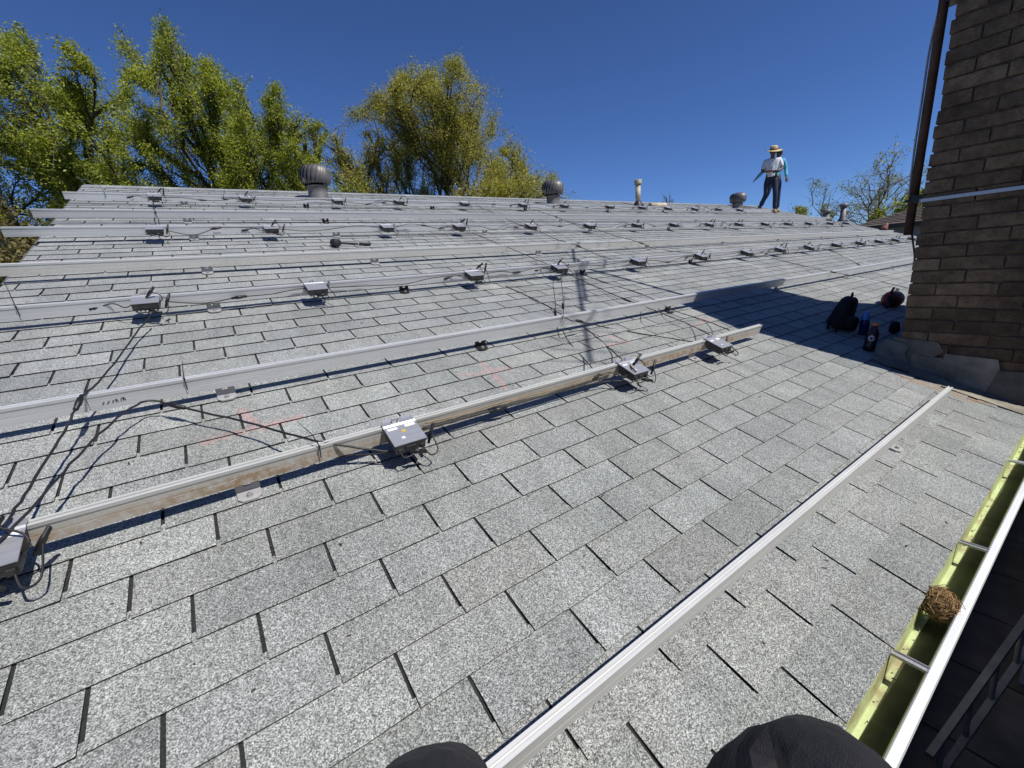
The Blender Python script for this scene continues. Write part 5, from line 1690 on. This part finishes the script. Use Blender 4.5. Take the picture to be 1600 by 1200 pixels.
tree('thin olive tree at the right side of the big round tree', at(800, 24, 260), top_h(820, 190, 23), 1.7, 22000, L_OLIVE, M_BARK, 22, lean=(0.1, 0), limbs=13)
tree('russet tree at the far left, below the leaning tree and beside the roof edge', at(5, 15, 340), top_h(10, 285, 14), 2.0, 26000, L_BROWN, M_BARK, 31, limbs=12, first=0.1, up=0.2)
tree('green tree low at the left edge behind the russet one', at(-30, 20, 260), top_h(0, 190, 19), 2.6, 40000, L_GREEN, M_BARK, 32, limbs=14, first=0.1, up=0.3)
tree('almost bare budding tree behind the brown neighbouring roof', at(1372, 36, 300), top_h(1380, 250, 36), 4.4, 5500, L_BARE, M_BARKG, 41, leafsize=0.12, limbs=13, up=0.55, twig_leaf=0.5)
tree('bare tree tips showing above the ridge right of the flue pipe', at(1042, 48), top_h(1046, 297, 48), 1.6, 500, L_BARE, M_BARKG, 43, leafsize=0.12, limbs=8, up=1.0, twig_leaf=0.5)
tree('low budding bush beyond the ridge, just right of the two men', at(1255, 40), top_h(1255, 315, 40), 1.6, 5000, L_BARE, M_BARKG, 44, leafsize=0.15, limbs=9, up=0.4)
tree('low green bush between the bare tree and the short vent pipe', at(1300, 38), top_h(1300, 318, 38), 1.6, 5000, L_BARE, M_BARKG, 45, leafsize=0.15, limbs=9, up=0.3)
tree('bright green bush just behind the mast foot', at(1425, 33), top_h(1430, 292, 33), 1.4, 7000, L_GREEN, M_BARK, 46, leafsize=0.14, limbs=9, up=0.3)
# low wood that closes the horizon on the left
hg = []
R_ = np.random.RandomState(9)
n = 26000
px_ = R_.uniform(-250, 620, n)
D_a = R_.uniform(27, 34, n)
vv = np.empty((n, 4, 3))
dirs = np.array([hdir(x) for x in np.linspace(-250, 620, 88)])
ii = ((px_ + 250) / 10).astype(int)
hgt = 5.2 + 1.3 * np.sin(px_ * 0.021) + 0.9 * np.sin(px_ * 0.057 + 1)
c = np.column_stack([dirs[ii, 0] * D_a, dirs[ii, 1] * D_a, R_.rand(n) ** 0.8 * hgt]) + R_.normal(0, 0.25, (n, 3))
ax = R_.normal(0, 1, (n, 3)); ax /= np.linalg.norm(ax, axis=1)[:, None]
sd = np.cross(ax, R_.normal(0, 1, (n, 3)) + np.array([0, -0.5, 0.6])); sd /= np.linalg.norm(sd, axis=1)[:, None]
ln = 0.30 * R_.uniform(0.6, 1.4, n)[:, None]
vv[:, 0] = c; vv[:, 1] = c + ax * ln * .5 + sd * ln * .3; vv[:, 2] = c + ax * ln; vv[:, 3] = c + ax * ln * .5 - sd * ln * .3
me = bpy.data.meshes.new('woodland')
me.vertices.add(n * 4); me.vertices.foreach_set('co', vv.ravel())
me.loops.add(n * 4); me.loops.foreach_set('vertex_index', np.arange(n * 4, dtype=np.int32))
me.polygons.add(n); me.polygons.foreach_set('loop_start', np.arange(0, n * 4, 4, dtype=np.int32)); me.polygons.foreach_set('loop_total', np.full(n, 4, dtype=np.int32))
me.materials.append(L_BROWN)
me.update(calc_edges=True)
tag(link('woodland', me), 'low scrubby wood closing the view behind the left trees', 'woodland', kind='stuff')
